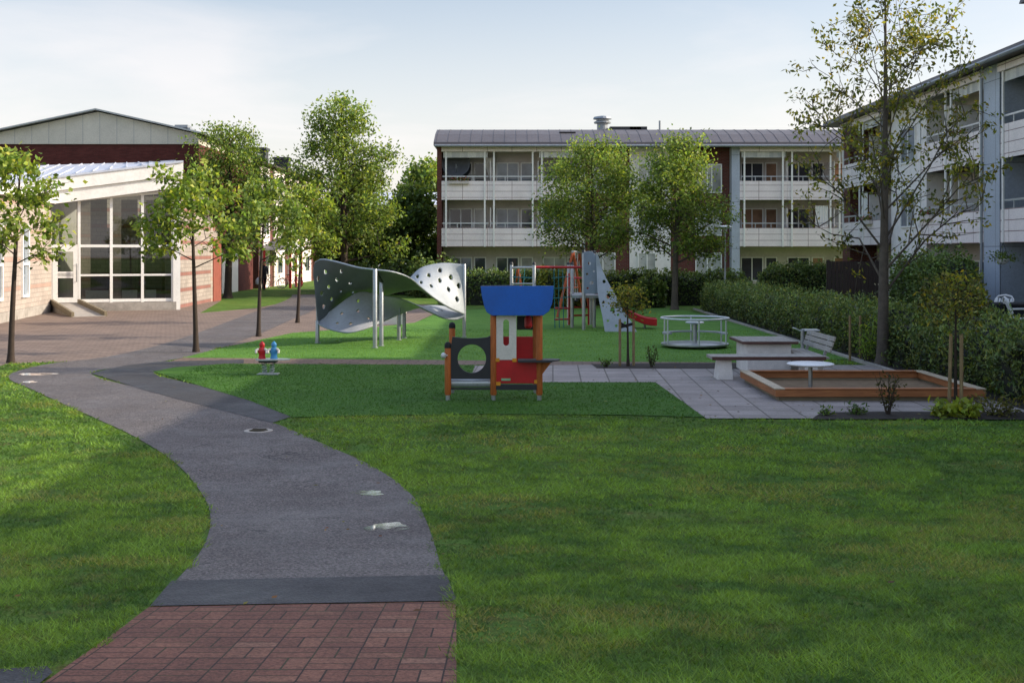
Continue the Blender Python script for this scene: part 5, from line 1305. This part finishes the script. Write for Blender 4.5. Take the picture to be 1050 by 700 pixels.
m = MB(); m.box(3.72, 5.83, 21.72, 21.738, .385, .448); m.build('edge_strip', M['wood_brown'], bn)
bk = thing('wooden_bench', 'grey weathered wooden bench with backrest facing the picnic table', 'bench', (5.8, 22.9, 0))
for ya in (22.15, 23.5):
    m = MB(); m.box(5.62, 5.9, ya, ya + .2, .01, .38); m.build('foot', M['pale_conc'], bk, bevel=.01)
    m = MB(); m.bar((5.92, ya + .1, .38), (6.06, ya + .1, .8), .05, .05); m.build('back_support', M['galv'], bk)
for i in range(3):
    m = MB(); m.box(5.5 + i*.15, 5.64 + i*.15, 21.9, 23.9, .39, .43); m.build('seat_slat', M['wood_grey'], bk, bevel=.006)
for i, (xx, zz) in enumerate(((5.97, .56), (6.005, .66), (6.04, .76))):
    m = MB(); m.bar((xx, 21.9, zz), (xx, 23.9, zz), .035, .092, up=(.3, 0, 1)); m.build('back_slat', M['wood_grey'], bk, bevel=.006)
gs = thing('steel_stand', 'grey steel post with flat top plate and tilted flap behind the wooden bench', 'stand', (xat(823, 25), 25, 0))
x = xat(823, 25); m = MB(); m.lathe([(.045, .0), (.045, zat(338, 25))], (x, 25, .01), 12); m.build('post', M['galv'], gs, smooth=True)
m = MB(); m.box(x + .02, x + .33, 24.85, 25.15, zat(339, 25), zat(337.6, 25)); m.build('top_plate', M['steel_white'], gs)
m = MB(); a, b = Vector((x - .04, 25, zat(339.5, 25))), Vector((x - .18, 25, zat(336.2, 25))); m.bar(a, b, .3, .02, up=(0, 0, 1)); m.build('tilted_flap', M['steel_white'], gs)
dc = gpt(265, 442)
dr = thing('drain_cover', 'round cast-iron drain cover set in the asphalt path', 'drain cover', dc)
m = MB(); m.lathe([(.19, .0), (.19, .0135), (.13, .0145), (.13, .005)], (dc.x, dc.y, 0), 28); m.build('collar', M['concrete'], dr)
m = MB(); m.lathe([(.125, .006), (.125, .017), (.01, .018)], (dc.x, dc.y, 0), 24)
for i in range(5): m.box(dc.x - .09, dc.x + .09, dc.y - .09 + i*.04, dc.y - .075 + i*.04, .018, .026)
m.build('grate', M['cast_iron'], dr)

# ------------------------------------------------------------------ patio of the right block
m = MB(); m.box(11.2, 14.85, 26.6, 41.5, .0, .45); o = m.build('patio', M['concrete'], None, (13, 34, 0)); o['kind'] = 'structure'
def mono_chair(name, label, loc, rz, group):
    t = thing(name, label, 'chair', loc, group, rz, local=True)
    m = MB(); m.box(-.23, .23, -.22, .22, .41, .435); m.build('seat', M['plastic_white'], t, bevel=.01)
    m = MB()
    for i in range(6): m.bar((-.19 + i*.076, .21, .47), (-.2 + i*.08, .32, .82), .045, .015, up=(0, 1, 0))
    m.tube([(-.23, .2, .44), (-.25, .33, .8), (-.18, .35, .87), (0, .36, .9), (.18, .35, .87), (.25, .33, .8), (.23, .2, .44)], .022, 8); m.build('backrest', M['plastic_white'], t, smooth=True)
    for sx_ in (-1, 1):
        m = MB(); m.tube([(sx_*.24, -.24, .0), (sx_*.245, -.22, .62), (sx_*.25, -.1, .65), (sx_*.25, .27, .64)], .022, 8); m.build('armrest', M['plastic_white'], t, smooth=True)
        for yy in (-.2, .22):
            m = MB(); m.tube([(sx_*.25, yy*1.12, 0), (sx_*.21, yy, .42)], [.026, .022], 8); m.build('leg', M['plastic_white'], t, smooth=True)
    return t
ch = mono_chair('garden_chair', 'white plastic garden chair nearer the dark hedge on the patio', (xat(1021, 28.2), 28.2, .45), R(-60), 'white garden chairs')
c2 = copy_tree(ch); c2.location = (xat(1047, 26.9), 26.9, .45); c2.rotation_euler = (0, 0, R(80)); c2['label'] = 'white plastic garden chair cut by the right edge of the view'
gt = thing('garden_table', 'garden table under a dark cloth between the white chairs', 'table', (xat(1035, 27.6), 27.6, .45))
tx_, ty_ = xat(1035, 27.6), 27.6
m = MB(); n = 40; k0 = 0
for r_, z in ((.02, .745), (.5, .745), (.56, .73)):
    for i in range(n): m.v.append((tx_ + r_*math.cos(6.2832*i/n), ty_ + r_*math.sin(6.2832*i/n), .45 + z))
for i in range(n): q = 1 + .06*math.sin(i*6.2832*7/n); m.v.append((tx_ + .58*q*math.cos(6.2832*i/n), ty_ + .58*q*math.sin(6.2832*i/n), .45 + .4))
for k in range(3):
    for i in range(n): m.f.append((k*n+i, k*n+(i+1) % n, (k+1)*n+(i+1) % n, (k+1)*n+i))
m.f.append(tuple(range(n))); m.build('cloth', M['cloth_black'], gt, smooth=True)
for a in range(4):
    m = MB(); m.tube([(tx_ + .35*math.cos(a*1.57+.8), ty_ + .35*math.sin(a*1.57+.8), .45), (tx_ + .33*math.cos(a*1.57+.8), ty_ + .33*math.sin(a*1.57+.8), 1.18)], .025, 6); m.build('leg', M['black'], gt)
def pot(px, py, Y, label, s=1., flowers=('#c9c6c0', '#b9bdb2')):
    z = zat(py, Y); x = xat(px, Y); t = thing('flower_pot', label, 'flower pot', (x, Y, z - .28*s), 'white flower pots on the patio')
    m = MB(); m.lathe([(.1*s, -.28*s), (.15*s, 0), (.165*s, .0), (.165*s, .03*s), (.13*s, .03*s), (.12*s, -.03*s)], (x, Y, z), 18); m.build('pot', M['plastic_white'], t, smooth=True)
    r = np.random.default_rng(int(px)); p = r.normal(size=(120, 3)) * np.array([.13, .13, .09]) * s + np.array([x, Y, z + .13*s]); p[:, 2] = np.maximum(p[:, 2], z)
    nmesh('blooms', leaf_verts(p, .08, .05, r, -.3), 4, np.concatenate([shade_cols(flowers, 60, r, .1, 0), shade_cols(GM, 60, r, .2, 0)]), M['leaf'], t)
sh = thing('plant_stand', 'white flat plant stand beside the airy tree trunk', 'plant stand', (xat(917, 38.3), 38.5, .45))
m = MB(); X_, Y_ = xat(917, 38.4), 38.4; m.box(X_ - .36, X_ + .36, Y_ - .2, Y_ + .3, .98, 1.03); m.build('shelf', M['plastic_white'], sh)
for a in (-.3, .3):
    for b_ in (-.12, .22): m = MB(); m.box(X_ + a - .02, X_ + a + .02, Y_ + b_ - .02, Y_ + b_ + .02, .45, .98); m.build('leg', M['plastic_white'], sh)
pot(912, 298.8, 38.4, 'left white flower pot on the plant stand', 1.0); pot(922.5, 298.8, 38.4, 'right white flower pot on the plant stand', 1.0)
hb = thing('hanging_basket', 'hanging flower basket under the near balcony of the right block', 'hanging basket', (xat(1028.5, 33.4), 33.4, 2.2))
X_, Y_ = xat(1028.5, 33.4), 33.4
m = MB(); m.lathe([(.05, -.17), (.14, -.1), (.18, 0), (.16, .0)], (X_, Y_, 2.2), 16); m.build('bowl', M['plastic_white'], hb, smooth=True)
m = MB()
for a in range(3): m.tube([(X_ + .17*math.cos(a*2.1), Y_ + .17*math.sin(a*2.1), 2.2), (X_, Y_, 2.67)], .006, 4)
m.build('hanger', M['black'], hb)
r = np.random.default_rng(5); p = r.normal(size=(260, 3)) * np.array([.2, .2, .09]) + np.array([X_, Y_, 2.25]); nmesh('foliage', leaf_verts(p, .09, .05, r, .3), 4, shade_cols(GD, 260, r), M['leaf'], hb)

# ------------------------------------------------------------------ person, bag and bicycles far left
def person(loc, h, rz):
    t = thing('person', 'person in dark clothes walking past the porch with a white bag', 'person', loc, None, rz, local=True); s = h / 1.75
    J = {'pel': (0, 0, .95, .13), 'ch': (0, .02, 1.3, .15), 'nk': (0, .0, 1.47, .055), 'hd': (0, -.03, 1.58, .085), 'ht': (0, -.02, 1.69, .075),
         'sl': (-.18, .0, 1.4, .06), 'el': (-.24, .06, 1.13, .045), 'wl': (-.23, -.06, .9, .035), 'hl': (-.23, -.09, .82, .04),
         'sr': (.18, 0, 1.4, .06), 'er': (.24, .03, 1.13, .045), 'wr': (.25, -.03, .88, .035), 'hr': (.25, -.04, .80, .04),
         'tl': (-.09, -.02, .85, .10), 'kl': (-.1, -.16, .5, .07), 'al': (-.1, -.2, .1, .05), 'fl': (-.1, -.36, .05, .045),
         'tr': (.09, .02, .85, .10), 'kr': (.1, .05, .49, .07), 'ar': (.1, .28, .14, .05), 'fr': (.1, .18, .04, .045)}
    E = [('pel', 'ch'), ('ch', 'nk'), ('nk', 'hd'), ('hd', 'ht'), ('ch', 'sl'), ('sl', 'el'), ('el', 'wl'), ('wl', 'hl'), ('ch', 'sr'), ('sr', 'er'), ('er', 'wr'), ('wr', 'hr'),
         ('pel', 'tl'), ('tl', 'kl'), ('kl', 'al'), ('al', 'fl'), ('pel', 'tr'), ('tr', 'kr'), ('kr', 'ar'), ('ar', 'fr')]
    keys = list(J); me = bpy.data.meshes.new('body'); me.from_pydata([Vector(J[k][:3]) * s for k in keys], [(keys.index(a), keys.index(b)) for a, b in E], [])
    o = bpy.data.objects.new('body', me); COL.objects.link(o); o.parent = t; me.materials.append(M['cloth_black'])
    sk = o.modifiers.new('skin', 'SKIN'); sk.use_smooth_shade = True
    for i, k in enumerate(keys): me.skin_vertices[0].data[i].radius = (J[k][3] * s,) * 2
    me.skin_vertices[0].data[0].use_root = True
    o.modifiers.new('sub', 'SUBSURF').render_levels = 2
    m = MB(); m.lathe([(.02, -.13), (.07, -.1), (.085, -.03), (.09, .04), (.07, .1), (.02, .13)], (0, -.035*s, 1.6*s), 14); m.build('face', M['skin'], t, smooth=True)
    m = MB(); m.lathe([(.09, -.06), (.1, .02), (.085, .1), (.03, .145)], (0, -.01*s, 1.61*s), 14); m.build('hair', M['hair'], t, smooth=True)
    m = MB(); m.lathe([(.2, .72), (.18, .95), (.17, 1.1), (.2, 1.3), (.17, 1.42), (.07, 1.48)], (0, 0.01, 0), 16); m.v = [(x*s, y*.7*s, z*s) for x, y, z in m.v]; m.build('coat', M['cloth_grey'], t, smooth=True)
    return t
pY = 72.5; px_ = xat(270.5, pY)
person((px_, pY, .004), 1.8, R(25))
bgx, bgy = px_ - .3, pY - .1
m = MB(); m.lathe([(.1, .0), (.2, .04), (.21, .25), (.14, .38), (.04, .46)], (bgx, bgy, .36), 12); m.v = [(x, bgy + (y - bgy)*.55, z) for x, y, z in m.v]
one(m, 'shopping_bag', M['bag'], 'white plastic bag carried by the walking person', 'bag', (bgx, bgy, .36), smooth=True)
def bicycle(label, loc, rz, mat):
    t = thing('bicycle', label, 'bicycle', loc, 'bicycles by the porch', rz, local=True)
    for x in (-.53, .53):
        w = MB(); w.ring((x, 0, .34), .325, .02, 28, 6, 'y'); wh = w.build('wheel', M['black_rubber'], t, smooth=True)
        w = MB(); w.ring((x, 0, .34), .3, .01, 28, 5, 'y')
        for i in range(12): a = i*math.pi/6; w.tube([(x, 0, .34), (x + .3*math.cos(a), 0, .34 + .3*math.sin(a))], .004, 3)
        w.build('rim', M['galv'], wh)
    m = MB()
    for a, b in (((-.53, 0, .34), (-.08, 0, .3)), ((-.08, 0, .3), (-.2, 0, .82)), ((-.53, 0, .34), (-.2, 0, .75)), ((-.08, 0, .3), (.38, 0, .78)), ((-.18, 0, .72), (.37, 0, .82)), ((.36, 0, .95), (.42, 0, .7)), ((.42, 0, .7), (.53, 0, .34))): m.tube([a, b], .018, 6)
    m.build('frame', M[mat], t)
    m = MB(); m.tube([(.2, -.28, .98), (.34, -.2, 1.0), (.36, 0, .97), (.34, .2, 1.0), (.2, .28, .98)], .014, 6); m.build('handlebar', M['galv'], t)
    m = MB(); m.lathe([(.02, .84), (.1, .85), (.11, .88), (.06, .9)], (-.21, 0, 0), 12); m.build('saddle', M['black_rubber'], t)
    return t
bicycle('dark bicycle parked nearer the walking person', (xat(281.5, 76), 75.6, 0), R(15), 'black')
bicycle('red bicycle parked right of the porch posts', (xat(298, 77.5), 77.5, 0), R(-8), 'red_metal')

# ------------------------------------------------------------------ camera, sun, sky
cam = bpy.data.cameras.new('camera'); co = bpy.data.objects.new('camera', cam); COL.objects.link(co)
co.location = (0, 0, CAM_H); co.rotation_euler = (R(90), 0, 0)
cam.sensor_width = 36; cam.lens = FOC / 1050 * 36; cam.shift_y = -92 / 1050; cam.clip_end = 5000
scene.camera = co
EL, AZ = 26.5, 3.0        # sun elevation; azimuth measured from +X towards +Y
sd = Vector((math.cos(R(EL))*math.cos(R(AZ)), math.cos(R(EL))*math.sin(R(AZ)), math.sin(R(EL))))
sl_ = bpy.data.lights.new('sun', 'SUN'); so = bpy.data.objects.new('sun', sl_); COL.objects.link(so)
sl_.energy = 6.4; sl_.angle = R(.5); sl_.color = (1, .89, .74); so.rotation_euler = sd.to_track_quat('Z', 'Y').to_euler()
w = bpy.data.worlds.new('World'); scene.world = w; w.use_nodes = True; nt = w.node_tree; nt.nodes.clear()
N = nt.nodes.new; Lk = nt.links.new
out = N('ShaderNodeOutputWorld'); bg = N('ShaderNodeBackground'); bg.inputs['Strength'].default_value = .14
sky = N('ShaderNodeTexSky'); sky.sky_type = 'NISHITA'; sky.sun_disc = False; sky.sun_elevation = R(EL); sky.sun_rotation = R(90 - AZ); sky.dust_density = 1.5; sky.air_density = 1.0
tc = N('ShaderNodeTexCoord'); sep = N('ShaderNodeSeparateXYZ'); Lk(tc.outputs['Generated'], sep.inputs[0])
# project the view direction onto a cloud layer: divide by height
dv = N('ShaderNodeVectorMath'); dv.operation = 'DIVIDE'
ad = N('ShaderNodeMath'); ad.operation = 'ADD'; ad.inputs[1].default_value = .12; Lk(sep.outputs[2], ad.inputs[0])
mx = N('ShaderNodeMath'); mx.operation = 'MAXIMUM'; mx.inputs[1].default_value = .05; Lk(ad.outputs[0], mx.inputs[0])
cb_ = N('ShaderNodeCombineXYZ')
for i in range(3): Lk(mx.outputs[0], cb_.inputs[i])
Lk(tc.outputs['Generated'], dv.inputs[0]); Lk(cb_.outputs[0], dv.inputs[1])
no = N('ShaderNodeTexNoise'); no.inputs['Scale'].default_value = .8; no.inputs['Detail'].default_value = 7; no.inputs['Roughness'].default_value = .55; no.inputs['Distortion'].default_value = .4
Lk(dv.outputs[0], no.inputs['Vector'])
cr = N('ShaderNodeValToRGB'); cr.color_ramp.elements[0].position = .46; cr.color_ramp.elements[1].position = .72; Lk(no.outputs['Fac'], cr.inputs['Fac'])
# thicker haze near the horizon
hz = N('ShaderNodeMapRange'); hz.inputs['From Min'].default_value = 0; hz.inputs['From Max'].default_value = .26; hz.inputs['To Min'].default_value = .85; hz.inputs['To Max'].default_value = .0; Lk(sep.outputs[2], hz.inputs['Value'])
mm = N('ShaderNodeMath'); mm.operation = 'MULTIPLY'; mm.inputs[1].default_value = .34; Lk(cr.outputs['Color'], mm.inputs[0])
a2 = N('ShaderNodeMath'); a2.operation = 'ADD'; a2.use_clamp = True; Lk(mm.outputs[0], a2.inputs[0]); Lk(hz.outputs[0], a2.inputs[1])
mixc = N('ShaderNodeMix'); mixc.data_type = 'RGBA'; Lk(a2.outputs[0], mixc.inputs[0]); sk2 = N('ShaderNodeVectorMath'); sk2.operation = 'MULTIPLY'; sk2.inputs[1].default_value = (1.6, 1.44, 1.34); Lk(sky.outputs[0], sk2.inputs[0]); Lk(sk2.outputs[0], mixc.inputs[6]); mixc.inputs[7].default_value = (7.75, 7.35, 7.3, 1)
# upper sky out of view scaled up: added fill for the shaded sides
zb_ = N('ShaderNodeMapRange'); zb_.interpolation_type = 'SMOOTHSTEP'
for k_, v_ in (('From Min', .23), ('From Max', .62), ('To Min', 1.), ('To Max', 2.15)): zb_.inputs[k_].default_value = v_
Lk(sep.outputs[2], zb_.inputs['Value'])
vs_ = N('ShaderNodeVectorMath'); vs_.operation = 'SCALE'; Lk(mixc.outputs[2], vs_.inputs[0]); Lk(zb_.outputs[0], vs_.inputs['Scale'])
Lk(vs_.outputs[0], bg.inputs['Color']); Lk(bg.outputs[0], out.inputs['Surface'])
scene.view_settings.view_transform = 'Standard'; scene.view_settings.look = 'None'; scene.view_settings.exposure = 0
scene.cycles.max_bounces = 8; scene.cycles.transparent_max_bounces = 12
